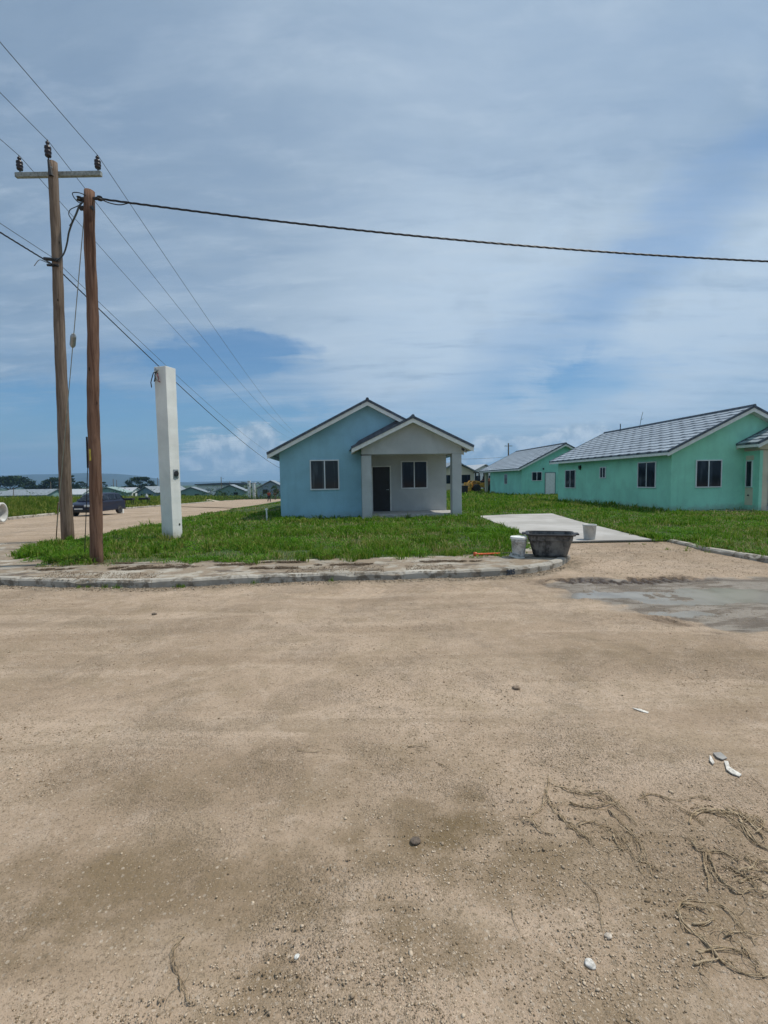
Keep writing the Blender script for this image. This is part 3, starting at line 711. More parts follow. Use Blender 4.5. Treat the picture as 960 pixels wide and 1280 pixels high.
# taller weed clumps
def clumps(name, centers, nb, hh, rad, mat_, wd=.010, lean=.8, **k):
    P, H, Wd = [], [], []
    for (cx, cy, cz) in centers:
        sc_ = RNG.uniform(.6, 1.25); r = np.abs(RNG.normal(0, rad*sc_, nb)); a = RNG.uniform(0, 6.283, nb)
        P.append(np.stack([cx+r*np.cos(a), cy+r*np.sin(a), np.full(nb, cz)], 1)); H.append(hh*sc_*RNG.uniform(.35, 1.1, nb)*np.exp(-r/(rad*3))); Wd.append(np.full(nb, wd*(1+.05*cy)))
    return blades(name, np.concatenate(P), np.concatenate(H), np.concatenate(Wd), mat_, lean=lean, **k)
cx, cy = lawn_points(1500, 9.2, 45, -.8, .95, 1.6); ok = lawn_ok(cx, cy) & (fbm(cx, cy, 2., 3, 99) > .44); ok2 = ~((cx < -5) & (cy > 22)); cx, cy = cx[ok][ok2[ok]], cy[ok][ok2[ok]]
clumps('lawn_tufts', list(zip(cx, cy, hbase(cx, cy)+.1)), 30, .30, .09, lawn_g, kind='stuff')
# left field: tall grass
def field_ok(x, y):
    jx_ = x+(fbm(x, y, .8, 3, 61)-.5)*.8; jy_ = y+(fbm(x, y, .8, 3, 63)-.5)*.8
    return inpoly(jx_, jy_, field_poly) | (y > 98)
x, y = lawn_points(230000, 20, 150, -1.0, .0, 1.9); ok = field_ok(x, y) & ~inpoly(x, y, lot_poly) & ~inpoly(x, y, far_road_poly); x, y = x[ok], y[ok]
df = np.minimum(polydist(x, y, road_far), 30); hm = fbm(x, y, 3.5, 4, 111)
h = (.28+.75*sst(df, .2, 4)*(.5+hm))*RNG.uniform(.5, 1.3, len(x)); w = (.0024*y)*RNG.uniform(.5, 1.2, len(x))
blades('field_grass', np.stack([x, y, hbase(x, y)+.10*(y < 75)], 1), h, w, field_g, lean=.6, kind='stuff')
x = RNG.uniform(-.45, .75, 60000); y = 58+90*RNG.random(60000)**1.5; x = x*y; ok = ~inpoly(x, y, far_road_poly) & ((y > 82) | (x > -12)) & ~((y < 100) & (x < -12)); x, y = x[ok], y[ok]
h = .35*RNG.uniform(.5, 1.3, len(x)); blades('far_grass', np.stack([x, y, hbase(x, y)], 1), h, .003*y*RNG.uniform(.5, 1.2, len(x)), field_g, lean=.6, kind='stuff')

x = RNG.uniform(-.95, .02, 30000); y = RNG.uniform(108, 132, 30000); x = x*y; q = fbm(x, y, 9., 4, 401); ok = q > .46; x, y, q = x[ok], y[ok], q[ok]
leaves('far_shrubs', np.stack([x, y, hbase(x, y)+RNG.random(len(x))*(q-.46)*18*RNG.random(len(x))], 1), RNG.uniform(.25, .6, len(x)), mleaf('dark_shrub_leaves', (.018, .045, .012), (.05, .10, .02), None, .2, .2), kind='stuff')

# ------------------------------------------------------------------ loose stones and litter of the road
stone_m = mleaf('loose_marl_stones', (.22, .16, .10), (.58, .47, .35), None, 0., 3., .9)
def pebbles(name, x, y, s, mat_, zoff=0., **k):
    n = len(x); z = zroad(x, y)+zoff
    base = np.array([(1, 0, 0), (-1, 0, 0), (0, 1, 0), (0, -1, 0), (0, 0, 1), (0, 0, -1), (.6, .6, .5), (-.6, .6, .4), (-.6, -.6, .5), (.6, -.6, .4)], float)
    from mathutils.geometry import delaunay_2d_cdt
    bmx = bmesh.new(); [bmx.verts.new(q) for q in base]; r = bmesh.ops.convex_hull(bmx, input=bmx.verts[:]); bmx.verts.index_update()
    used = sorted({v.index for f in bmx.faces for v in f.verts}); mp = {q: i for i, q in enumerate(used)}
    tris = np.array([[mp[v.index] for v in f.verts] for f in bmx.faces if len(f.verts) == 3]); bp = base[used]; bmx.free()
    m = len(bp); jit = RNG.uniform(.65, 1.15, (n, m, 1)); sc3 = np.stack([RNG.uniform(.7, 1.2, n), RNG.uniform(.6, 1.1, n), RNG.uniform(.4, .8, n)], 1)
    a = RNG.uniform(0, 6.283, n); ca, sa = np.cos(a), np.sin(a)
    q = bp[None]*jit*sc3[:, None]*s[:, None, None]
    X = q[..., 0]*ca[:, None]-q[..., 1]*sa[:, None]+x[:, None]; Y_ = q[..., 0]*sa[:, None]+q[..., 1]*ca[:, None]+y[:, None]; Zz = q[..., 2]+z[:, None]+.12*s[:, None]
    Vv = np.stack([X, Y_, Zz], -1).reshape(-1, 3); L = (tris[None]+(np.arange(n)*m)[:, None, None]).reshape(-1)
    k_ = len(tris)*n
    return rawmesh(name, Vv, L, np.arange(k_)*3, np.full(k_, 3), mat_, **k)
n = 105000; y = 1.15*(8.2/1.15)**RNG.random(n); x = RNG.uniform(-.85, .85, n)*y
keep = RNG.random(n) < (.06+.94*sst(fbm(x, y, 1.0, 5, 19), .46, .60))
x, y = x[keep], y[keep]; s = .0016+.0045*RNG.random(len(x))**3+.0006*y*RNG.random(len(x))**2; s = np.where(RNG.random(len(x)) < .012, s*2.2, s)
pebbles('loose_gravel', x, y, s, stone_m, kind='stuff')
n = 5000; x = RNG.uniform(3.4, 7.6, n); y = RNG.uniform(7.9, 11.6, n); pebbles('apron_gravel', x, y, .004+.010*RNG.random(n)**2, stone_m, kind='stuff')
n = 2200; x = RNG.uniform(-7, 3.4, n); y = np.interp(x, [p[0] for p in kerb_front[4:]], [p[1] for p in kerb_front[4:]])-.02-.25*RNG.random(n)**1.6
pebbles('kerbside_rubble', x, y, .006+.016*RNG.random(n)**2, mleaf('earth_crumbs', (.16, .12, .08), (.45, .38, .3), None, 0., 3., .9), kind='stuff')
n = 9000; t_ = RNG.uniform(-6.6, 3.2, n); kx = [p[0] for p in kerb_front[4:]]; ky = [p[1] for p in kerb_front[4:]]; okk = fbm(t_, t_*0, .9, 4, 505) > .50; t_ = t_[okk]
yy_ = np.interp(t_, kx, ky)+RNG.uniform(.02, .75, len(t_))**1.2; ss_ = .004+.010*RNG.random(len(t_))**2
pebbles('pavement_crumbs', t_, yy_, ss_, mleaf('brown_crumbs', (.12, .085, .055), (.40, .32, .23), None, 0., 3., .9), kind='stuff')
_o = bpy.data.objects['pavement_crumbs']; _n = len(_o.data.vertices); _c = np.empty(_n*3, np.float32); _o.data.vertices.foreach_get('co', _c); _c = _c.reshape(-1, 3)
_m = _n//len(t_); _base = np.repeat(zroad(t_, yy_), _m); _c[:, 2] += .118-_base; _o.data.vertices.foreach_set('co', _c.ravel())
# weeds rooted in the channel
cs = [(x_, float(np.interp(x_, [p[0] for p in kerb_front[4:]], [p[1] for p in kerb_front[4:]]))-.05, .0) for x_ in (-5.05, -4.9, -4.6, -4.4, -4.35, -3.4, -3.3, -2.2, -.9)]
cs += [(x_, y_, .04) for x_, y_ in ((6.3, 10.6), (6.6, 10.4), (6.9, 10.2), (7.05, 10.9), (6.8, 10.7), (7.1, 10.3), (5.9, 11.5), (6.2, 11.4))]
clumps('kerbside_weeds', cs, 22, .10, .05, lawn_g, wd=.006, kind='stuff')
# dead clippings raked on to the pavement
dry = mleaf('dead_grass', (.08, .055, .035), (.22, .165, .11), None, .1, 4.)
def mats_(name, blobs, n_each, **k):
    P = []
    for (u, v, rx, ry) in blobs:
        c = pz(u, v, .11); r = np.sqrt(RNG.random(n_each))*1.5; a = RNG.uniform(0, 6.283, n_each)
        qx, qy = c[0]+r*rx*np.cos(a), c[1]+r*ry*np.sin(a); kp = (fbm(qx, qy, .16, 4, 123)+.25*(1-r/1.5)) > .60; r, a = r[kp], a[kp]; n_k = len(r)
        P.append(np.stack([c[0]+r*rx*np.cos(a), c[1]+r*ry*np.sin(a), np.full(n_k, .108)+.012*RNG.random(n_k)], 1))
    P = np.concatenate(P); return blades(name, P, np.full(len(P), .02)*RNG.uniform(.5, 1.5, len(P)), np.full(len(P), .007), dry, lean=4.5, **k)
mats_('dead_grass', [(190, 709.5, .55, .16), (215, 708, .5, .13), (165, 711, .3, .1), (60, 712, .35, .08), (300, 706, .5, .08), (350, 710, .4, .08), (440, 706, .6, .07), (560, 702, .5, .07), (120, 705, .6, .05), (355, 703, .3, .06)], 2600, kind='stuff')

def stone(name, u, v, r, col, **k):
    c = pz(u, v, 0); z = float(zroad(np.array([c[0]]), np.array([c[1]]))[0])
    bm = bmesh.new(); bmesh.ops.create_icosphere(bm, subdivisions=3, radius=1)
    sd = random.randint(0, 999)
    for q in bm.verts:
        n_ = float(fbm(q.co.x*1.+5, q.co.y*1.+q.co.z*2.1, .9, 3, sd)); q.co *= r*(.7+.6*n_); q.co.z *= .62
        q.co.x *= 1.2
    me = bpy.data.meshes.new(name); bm.to_mesh(me); bm.free(); me.materials.append(mplain(name+'_surface', col, .9, var=.3, sc=60, bsc=150))
    for p_ in me.polygons: p_.use_smooth = True
    o = bpy.data.objects.new(name, me); COL.objects.link(o); o.location = (c[0], c[1], z+r*.3); o.rotation_euler = (0, 0, random.random()*6)
    return tag(o, **k)
SG = 'single stones lying on the dirt road'
stone('stone', 519, 1051, .021, (.14, .11, .085), label='dark brown lump of earth on the damp patch in the middle foreground', cat='stone', group=SG)
stone('stone', 738, 1203, .016, (.68, .65, .60), label='pale whitish stone with a dark underside, in front of the vine heaps', cat='stone', group=SG)
stone('stone', 371, 1194, .009, (.78, .77, .73), label='tiny white stone chip alone in the lower middle of the road', cat='stone', group=SG)
stone('stone', 760, 1170, .012, (.55, .48, .40), label='flat beige stone just behind the pale whitish stone', cat='stone', group=SG)
stone('stone', 193, 768, .03, (.14, .11, .08), label='small dark clod on the road near the kerb, left of the white column', cat='stone', group=SG)
stone('stone', 645, 861, .028, (.28, .21, .15), label='brown flat clod in the middle of the road, farther off than the vines', cat='stone', group=SG)

# litter
wp = mplain('white_plaster', (.66, .63, .57), .8, var=.25, sc=70)
def scrap(name, pts, col_m, th=.006, **k):
    P = [pz(u, v, 0) for u, v in pts]; cx_ = np.mean(P, 0); z = float(zroad(np.array([cx_[0]]), np.array([cx_[1]]))[0])+.006
    mb = MB(); n_ = len(P); vs = [(p[0]-cx_[0], p[1]-cx_[1], .002*math.sin(i*2.1)) for i, p in enumerate(P)]+[(p[0]-cx_[0], p[1]-cx_[1], th+.003*math.sin(i*2.1)) for i, p in enumerate(P)]
    mb.add(vs, [tuple(reversed(range(n_))), tuple(range(n_, 2*n_))]+[(i, (i+1) % n_, n_+(i+1) % n_, n_+i) for i in range(n_)])
    o = mb.build(name, col_m, **k); o.location = (cx_[0], cx_[1], z); return o
scrap('plaster_scrap', [(887, 947), (889, 949), (893, 956), (891, 958), (887, 954)], wp, label='small white diamond shaped scrap beside the grey flake on the road', cat='scrap', group='white scraps on the road')
scrap('plaster_scrap', [(905, 954), (910, 955), (912, 961), (917, 965), (927, 971.5), (924, 973), (915, 970), (908, 965), (907, 960)], wp, label='long jagged white scrap pointing right below the grey flake', cat='scrap', group='white scraps on the road')
scrap('stone_flake', [(891, 944), (901, 944), (909, 950), (903, 952.5), (896, 950)], mplain('grey_flake', (.33, .32, .30), .8), label='flat grey flake lying between the two white scraps', cat='flake')
scrap('plaster_scrap', [(790, 884), (800, 886), (811, 889), (810, 891), (800, 888.5)], wp, .004, label='thin white sliver on the road beyond the vine heaps', cat='scrap', group='white scraps on the road')
# dead vines
vine_m = mwood('dry_vine_bark', (.34, .25, .15), (.55, .44, .30), (.20, .14, .085))
def vine(label, strokes, r=.0045, extra=0, name='dead_vine', cat='vine', group='dead vines lying on the dirt road'):
    c0 = pz(*strokes[0][0], 0); e = empty(name, (c0[0], c0[1], 0), label=label, cat=cat, group=group)
    def stem_(pts, rr, mb):
        P = [pz(u, v, 0) for u, v in pts]; P = [np.array([q[0], q[1]]) for q in P]; D = []
        for i in range(len(P)-1):
            p0 = P[max(i-1, 0)]; p1 = P[i]; p2 = P[i+1]; p3 = P[min(i+2, len(P)-1)]; ns = max(3, int(np.linalg.norm(p2-p1)/.02))
            for t in np.linspace(0, 1, ns, endpoint=False): D.append(.5*((2*p1)+(-p0+p2)*t+(2*p0-5*p1+4*p2-p3)*t*t+(-p0+3*p1-3*p2+p3)*t**3))
        D.append(P[-1]); D = np.array(D); m = len(D)
        wob = np.cumsum(RNG.normal(0, .0009, (m, 2)), 0); D = D+wob-np.linspace(0, 1, m)[:, None]*wob[-1]
        zz = zroad(D[:, 0], D[:, 1])+rr*.8+np.abs(np.sin(np.linspace(0, RNG.uniform(4, 9), m)+RNG.uniform(0, 3)))*.008
        mb.tube([(a-c0[0], b_-c0[1], z_) for (a, b_), z_ in zip(D, zz)], [rr*(1-.6*i/m)*(1+.25*math.sin(i*1.3)) for i in range(m)], 6)
        return D
    for st in strokes:
        mb = MB(); mb.smooth = True; D = stem_(st, r*random.uniform(.55, .95), mb)
        for _ in range(3 if len(st) > 3 else 1):                        # finer strands wound along it
            j_ = [(u+random.uniform(-5, 5), v+random.uniform(-4, 4)) for u, v in st[random.randrange(0, 2):]]
            if len(j_) > 2: stem_(j_, r*random.uniform(.3, .5), mb)
        for _ in range(extra):                                          # side twigs
            i = random.randrange(max(1, len(D)-1)); a = random.uniform(0, 6.28); l_ = random.uniform(.03, .10); q = D[i]
            pts = [(q[0]+math.cos(a+.3*t)*l_*t/4-c0[0], q[1]+math.sin(a+.3*t)*l_*t/4-c0[1], float(zroad(q[:1], q[1:2])[0])+.004+.004*t) for t in range(5)]
            mb.tube(pts, [r*.4*(1-.15*t) for t in range(5)], 5)
        o = mb.build('stem', vine_m, e)
    return e
vine('forked dry vine whose thick stem bends down and left, leftmost of the vines', [[(686, 971), (685, 985), (684, 1000), (676, 1012), (665, 1021), (662, 1028), (648, 1024)], [(684, 1000), (690, 1012), (697, 1020), (710, 1030), (722, 1038), (738, 1056)], [(666, 1022), (652, 1022), (642, 1024)], [(665, 1028), (672, 1038), (688, 1045)]], .004, 3)
vine('long tangle of dry vine stems trailing down to the right, between forked and hooped vines', [
    [(694, 982), (712, 989), (735, 994), (752, 1000), (770, 1008), (785, 1020), (794, 1029)], [(712, 1005), (728, 1010), (748, 1010), (765, 1006), (775, 1000)], [(760, 1014), (775, 1028), (792, 1045), (803, 1062), (812, 1083), (815, 1094)],
    [(697, 1020), (712, 1034), (730, 1044), (739, 1057)], [(722, 1035), (735, 1030), (752, 1033), (770, 1042), (785, 1058), (797, 1080), (805, 1094)], [(735, 993), (755, 991), (765, 1000), (780, 1016)], [(700, 1025), (715, 1032), (728, 1046), (742, 1052)], [(798, 1074), (812, 1080), (822, 1086)], [(766, 1046), (773, 1060), (780, 1064)]], .0042, 6)
vine('thin broken vine twigs between the long tangle and the right edge', [[(797, 1000), (812, 994), (830, 998), (845, 1003), (860, 1000)], [(826, 996), (845, 1008), (858, 1016), (870, 1024), (884, 1036)], [(862, 1000), (876, 996), (883, 1001), (878, 999)], [(803, 990), (810, 1004), (807, 1010)]], .0028, 5)
vine('thick bundle of vine stems arching into the right edge, topmost on that side', [[(862, 1031), (866, 1019), (880, 1014), (900, 1018), (920, 1028), (935, 1042), (948, 1058), (965, 1064)], [(880, 1016), (905, 1016), (925, 1022), (942, 1036), (958, 1052)], [(908, 1015), (930, 1022), (945, 1030), (960, 1042)], [(945, 1044), (953, 1036), (956, 1026)], [(925, 1026), (938, 1048), (955, 1062), (975, 1066)]], .006, 5)
vine('looped mass of vine stems at the right edge between the other two bundles', [[(864, 1053), (872, 1063), (882, 1066), (880, 1080), (884, 1095), (886, 1112)], [(882, 1066), (896, 1064), (912, 1070), (926, 1078)], [(886, 1068), (892, 1086), (903, 1102), (922, 1116), (940, 1113), (965, 1118)], [(886, 1070), (896, 1092), (908, 1108)], [(920, 1092), (938, 1086), (960, 1092)], [(925, 1104), (942, 1098), (962, 1106)], [(930, 1074), (948, 1082), (966, 1096)], [(912, 1085), (930, 1096), (945, 1112)], [(935, 1090), (950, 1078), (968, 1080)]], .005, 6)
vine('big open hoop of dry vine nearest the camera at the right edge', [[(905, 1205), (890, 1188), (875, 1172), (860, 1160), (851, 1145), (850, 1134), (860, 1125), (880, 1126), (900, 1130), (918, 1143), (930, 1158), (945, 1180)], [(890, 1188), (905, 1203), (925, 1214), (945, 1218), (968, 1217)], [(852, 1130), (868, 1133), (888, 1139)], [(866, 1155), (884, 1152), (892, 1148)], [(870, 1188), (890, 1188), (915, 1186), (935, 1196)], [(928, 1183), (938, 1196), (950, 1206)], [(868, 1206), (884, 1202), (898, 1200)], [(905, 1170), (925, 1164), (955, 1166)]], .0048, 4)
TG = 'single twigs scattered on the dirt road'
vine('curved dry twig standing alone at the lower left of the road', [[(232, 1170), (222, 1180), (217, 1194), (222, 1212), (227, 1232), (234, 1250), (240, 1256)], [(226, 1228), (226, 1240)]], .003, 2, 'twig', 'twig', TG)
vine('short straight twig beside the damp patch, above the dark clod', [[(509, 933), (524, 932), (535, 934)]], .004, 0, 'twig', 'twig', TG)
vine('short thin twig slanting below the long vine tangle', [[(727, 1098), (738, 1108), (746, 1120), (750, 1140), (752, 1165)]], .0022, 1, 'twig', 'twig', TG)
vine('small bent twig on the dry ground right of the long vine tangle, near the scraps', [[(938, 972), (948, 980), (958, 990)]], .0025, 0, 'twig', 'twig', TG)
vine('thin dark twig left of the middle, beyond the gravelly patch', [[(372, 938), (392, 940), (414, 936)]], .003, 1, 'twig', 'twig', TG)
vine('tiny twig between the damp patch and the short straight one', [[(548, 955), (556, 957), (562, 960)]], .003, 0, 'twig', 'twig', TG)
vine('thin twig lying lower right of centre in front of the damp patch', [[(640, 1135), (643, 1150), (650, 1162)]], .002, 0, 'twig', 'twig', TG)

# ------------------------------------------------------------------ houses
def roof_mesh(eL, zL, xr_, zr, eR, zR, y0, y1, course=.36, tile=.33, simple=False, ycut=None):
    """two slopes of stepped, slightly waved metal tile; uv = metres along and up the slope. ycut(x): front limit of the sheet"""
    mb = MB(); V_, F_, UV = [], [], []
    nt_ = max(2, int((y1-y0)/(tile/(3 if not simple else .5))))
    for (xe, ze, sgn) in ((eL, zL, 1), (eR, zR, -1)):
        L = math.hypot(xr_-xe, zr-ze); ux, uz = (xr_-xe)/L, (zr-ze)/L; nx, nz = -uz*sgn, abs(ux)
        ss_ = []; nrow = int(math.ceil(L/course))
        for k_ in range(nrow):
            s0 = k_*course; s1 = min(L, s0+course); ss_ += [(s0, .028 if k_ else .012), (s0+.02, .034), ((s0+s1)/2, .02), (s1-.002, .004)]
        base = len(V_); m = len(ss_)
        for j in range(nt_+1):
            y = y0+(y1-y0)*j/nt_; wv = .010*abs(math.sin(math.pi*y/tile))
            for s, hgt in ss_:
                h = hgt+wv; V_.append((xe+ux*s+nx*h, y, ze+uz*s+nz*h)); UV.append((y, s+.001))
        for j in range(nt_):
            for i in range(m-1):
                a = base+j*m+i; F_.append((a, a+1, a+m+1, a+m))
    return V_, F_, UV
def add_roof(parent, eL, zL, xr_, zr, eR, zR, y0, y1, m, trim='trim', fas=.17, th=.05, name='roof', left_rake=True, soffit=True, cap=True):
    V_, F_, UV = roof_mesh(eL, zL, xr_, zr, eR, zR, y0, y1)
    mb = MB(); mb.smooth = False; mb.add(V_, F_)
    # under deck closes the sheet
    def deck(xe, ze):
        mb.prism([(xe, ze-.006), (xr_, zr-.006), (xr_, zr-th), (xe, ze-th)], 'y', y0, y1)
    nV = len(V_)
    deck(eL, zL); deck(eR, zR)
    me = bpy.data.meshes.new(name); me.from_pydata(mb.v, [], mb.f); me.materials.append(m)
    uvl = me.uv_layers.new(name='UVMap'); uv = UV+[(v[1], .01) for v in mb.v[nV:]]
    for l in me.loops: uvl.data[l.index].uv = uv[l.vertex_index]
    bm = bmesh.new(); bm.from_mesh(me); bmesh.ops.recalc_face_normals(bm, faces=bm.faces); bm.to_mesh(me); bm.free()
    r = bpy.data.objects.new(name, me); COL.objects.link(r); r.parent = parent
    # fascia: rake boards at the gable and gutter boards at the eaves
    f = MB(); t = .03
    def rake(xe, ze, yy, d_):
        s = 1 if xr_ > xe else -1
        f.prism([(xe, ze-th-.004), (xr_-.001*s, zr-th-.004), (xr_-.001*s, zr-th-fas), (xe, ze-th-fas)], 'y', yy, yy+d_)
    for yy, d_ in ((y0+.02, t), (y1-.02-t, t)):
        rake(eL, zL, yy, d_); rake(eR, zR, yy, d_)
    f.box(eL+.004, eL+.03, y0+.055, y1-.055, zL-th-.12, zL-th-.006)
    f.box(eR-.03, eR-.004, y0+.055, y1-.055, zR-th-.12, zR-th-.006)
    f.build('fascia', MT[trim], r)
    g = MB()                                                           # verge capping
    for xe, ze in ((eL, zL), (eR, zR)):
        L = math.hypot(xr_-xe, zr-ze); s = 1 if xr_ > xe else -1; nx, nz = -(zr-ze)/L*s, abs(xr_-xe)/L
        for yy in (y0-.012, y1-.058):
            g.prism([(xe, ze-th), (xr_, zr-th), (xr_, zr+.055), (xe+nx*.05, ze+nz*.05)], 'y', yy, yy+.07)
    if cap: g.tube([(xr_, y0-.02, zr+.035), (xr_, y1+.02, zr+.035)], .07, 8)
    g.build('verge_cap', MT['flash'], r)
    if soffit:
        q = MB()
        for xe, ze in ((eL, zL), (eR, zR)):
            s = 1 if xr_ > xe else -1
            q.prism([(xe+.035*s, ze-th-.10), (xr_-.002*s, zr-th-.10+.0), (xr_-.002*s, zr-th-.125), (xe+.035*s, ze-th-.125)], 'y', y0+.052, y0+.45)
        q.build('soffit', MT['soffit'], r)
    return r
def window(parent, o, e1, w, h, fr=.045, dep=.05, panes=2, name='window', rec=.02, sill=True, glass=None):
    """o lower left corner on the wall face, e1 along the wall, outward normal = e1 x z"""
    e1 = np.array(e1, float); n = np.array([e1[1], -e1[0], 0.]); z = np.array([0, 0, 1.]); o = np.array(o, float)
    m = MB(); out_ = dep
    def bx(a0_, a1_, b0, b1, n0, n1): m.obox(o+e1*a0_+z*b0+n*n0, e1, z, n, a1_-a0_, b1-b0, n1-n0)
    bx(0, w, 0, fr, -.03, out_); bx(0, w, h-fr, h, -.03, out_); bx(0, fr, fr, h-fr, -.03, out_-.002); bx(w-fr, w, fr, h-fr, -.03, out_-.002)
    if panes == 2: bx(w/2-fr*.5, w/2+fr*.5, fr, h-fr, -.03, out_-.008)
    f = m.build(name, MT['frame'], parent)
    for k_ in range(panes):
        g = MB(); a0_ = fr+(w-2*fr)*k_/panes; a1_ = fr+(w-2*fr)*(k_+1)/panes; nn = .012+(.010 if k_ else 0)
        g.obox(o+e1*(a0_+.006)+z*(fr+.006)+n*nn, e1, z, n, a1_-a0_-.012, h-2*fr-.012, .008)
        g.build('pane', glass or MT['glass'], f)
    return f
def door(parent, o, e1, w, h, m, frame='trim', fr=.05, handle=True, right=True):
    e1 = np.array(e1, float); n = np.array([e1[1], -e1[0], 0.]); z = np.array([0, 0, 1.]); o = np.array(o, float); q = MB()
    for a0_, a1_, b0, b1 in ((0, fr, 0, h), (w-fr, w, 0, h), (fr, w-fr, h-fr, h)): q.obox(o+e1*a0_+z*b0-n*.02, e1, z, n, a1_-a0_, b1-b0, .055)
    f = q.build('door_frame', MT[frame], parent)
    q = MB(); q.obox(o+e1*(fr+.004)+z*.01, e1, z, n, w-2*fr-.008, h-fr-.014, .015)
    pw_, ph = (w-2*fr)/2-.09, (h-fr)/3-.1
    for i in range(2):
        for j in range(3): q.obox(o+e1*(fr+.06+i*(pw_+.06))+z*(.09+j*(ph+.08))+n*.016, e1, z, n, pw_, ph, .008)
    d_ = q.build('door', m, parent, bevel=.003)
    if handle:
        a_ = w-fr-.08 if right else fr+.08; q = MB(); c_ = o+e1*a_+z*1.0+n*.015
        q.tube([c_, c_+n*.05], .022, 10); q.tube([c_+n*.05, c_+n*.05-e1*.10*(1 if right else -1)], .009, 8); q.build('handle', MT['metal'], d_)
    return f
def wall_shell(parent, pts, m, name='wall', t=.15):
    """front gable wall, two side walls and a back wall as one closed mesh from a plan box and gable"""
    pass

def make_house(label, O, rot, wallm, roofm, length, ridge_x, ridge_z, eave_z, porch=True, grey='grey', right_z=None, width=7.5, wt=2.62, cat='house',
               front_win=(1.27, 1.22, 1.24, 1.28), side_wins=(), narrow=False, group='single storey houses with front porches'):
    e = empty('house', O, rot, label=label, cat=cat, group=group)
    sl_ = (ridge_z-eave_z)/(ridge_x+.45)
    def rz(x): return ridge_z-abs(x-ridge_x)*sl_-.12
    eR = width+.35; zR = ridge_z-(eR-ridge_x)*sl_
    # body
    w = MB(); px = 3.45
    gable = [(0, -.3), (px, -.3), (px, rz(px)), (ridge_x, rz(ridge_x)) if ridge_x > px else (px-.001, rz(px)), (0, rz(0))]
    if ridge_x <= px: gable = [(0, -.3), (px, -.3), (px, rz(px)), (ridge_x, rz(ridge_x)), (0, rz(0))]
    else: gable = [(0, -.3), (ridge_x, -.3), (ridge_x, rz(ridge_x)), (0, rz(0))]
    if porch:
        if ridge_x > px:
            w.prism([(0, -.3), (px, -.3), (px, rz(px)), (0, rz(0))], 'y', 0, .15)
            w.prism([(px, 2.78), (width, 2.78), (width, rz(width)), (ridge_x, rz(ridge_x)), (px, rz(px))], 'y', .002, .15)
        else:
            w.prism(gable, 'y', 0, .15)
            w.prism([(px, 2.78), (width, 2.78), (width, rz(width)), (px, rz(px))], 'y', .002, .15)
    else:
        w.prism([(0, -.3), (width, -.3), (width, rz(width)), (ridge_x, rz(ridge_x)), (0, rz(0))], 'y', 0, .15)
    w.box(0, .15, .15, length, -.3, rz(0)); w.box(width-.15, width, 1.6 if porch else .15, length, -.3, rz(width))
    w.prism([(.15, -.3), (width-.15, -.3), (width-.15, rz(width-.15)), (ridge_x, rz(ridge_x)), (.15, rz(.15))], 'y', length-.15, length)
    w.box(.15, width-.15, 3., length-.2, -.05, .12)
    W_ = w.build('wall', MT[wallm], e)
    r = add_roof(e, -.45, eave_z, ridge_x, ridge_z, eR, zR, -.42, length+.42, roofm)
    if porch:
        pf, pb = -.82, 1.42; fl = .15
        q = MB(); ez = 2.93; prx, prz, pe0, pe1 = 5.55, 4.14, 3.04, 8.06; psl = (prz-ez)/(prx-pe0)
        def pz_(x): return prz-abs(x-prx)*psl-.10
        # left return wall, pillar, lintel gable
        if narrow:
            q.box(3.45, 3.60, pf+.002, 0, -.3, 2.62)
            q2 = MB(); q2.box(3.60, 3.85, pf, pf+.25, -.3, 2.62)
        else:
            q.box(3.45, 3.85, pf, -.002, -.3, 2.62)
        q.box(3.602, 3.85, .152, pb, -.3, 2.62) if not narrow else None
        PW = q.build('porch_wall', MT[wallm if narrow else grey], e)
        if narrow: q2.build('porch_pillar', MT[grey], e)
        q = MB(); q.box(7.24, 7.64, pf, pf+.4, -.3, 2.66); q.build('porch_pillar', MT[grey], e, bevel=.01)
        q = MB(); q.prism([(3.45, 2.664), (7.64, 2.664), (7.64, pz_(7.64)), (prx, pz_(prx)), (3.45, pz_(3.45))], 'y', pf+.003, pf+.18)
        q.box(7.46, 7.637, pf+.182, pb, 2.664, 2.95)
        q.build('porch_gable', MT[grey], e)
        q = MB(); q.box(3.45, 7.46, pf+.184, pb, 2.72, 2.76); q.build('porch_ceiling', MT['soffit'], e)
        q = MB(); q.box(3.852, 7.46, pb, pb+.15, -.2, 2.72); q.build('porch_back_wall', MT[grey], e)
        q = MB(); q.box(3.853, 7.238, pf+.02, pb-.002, -.3, fl); q.box(7.238, 7.66, pf+.402, pb-.002, -.3, fl-.003); q.build('porch_floor', MT['tread'], e, bevel=.01)
        door(e, (3.97, pb, fl+.002), (1, 0, 0), .90, 2.10, MT['door'])
        window(e, (5.34, pb, 1.18), (1, 0, 0), 1.23, 1.28)
        # porch roof running back to the front wall
        pr = add_roof(e, pe0, ez, prx, prz, pe1, 2*ez-ez, -1.22, .0, roofm, name='porch_roof', soffit=True)
        q = MB(); L = math.hypot(prx-pe0, prz-ez); ux, uz = (prx-pe0)/L, (prz-ez)/L
        q.prism([(pe0-.10, ez-.07), (pe0+.32, ez+.36), (prx-.55, pz_(prx-.55)+.36), (prx-.45, pz_(prx-.45)+.12), (pe0, ez-.06)], 'y', -.10, -.012)
        if not narrow: q.build('flashing', MT['flash'], pr)
        if narrow:
            window(e, (3.45, -.14, 1.02), (0, -1, 0), .34, 1.18, fr=.03, panes=1)
            for z0_, z1_ in ((.22, 1.0), (2.22, 2.42)):
                q = MB(); q.box(3.444, 3.4495, -.52, -.10, z0_, z1_); q.build('unpainted_patch', MT['cream'], PW)
            q = MB(); q.tube([(3.446, -.30, .66), (3.41, -.30, .66)], .035, 10); q.build('pipe_stub', MT['dark'], W_)
    a_, b0, ww, hh = front_win
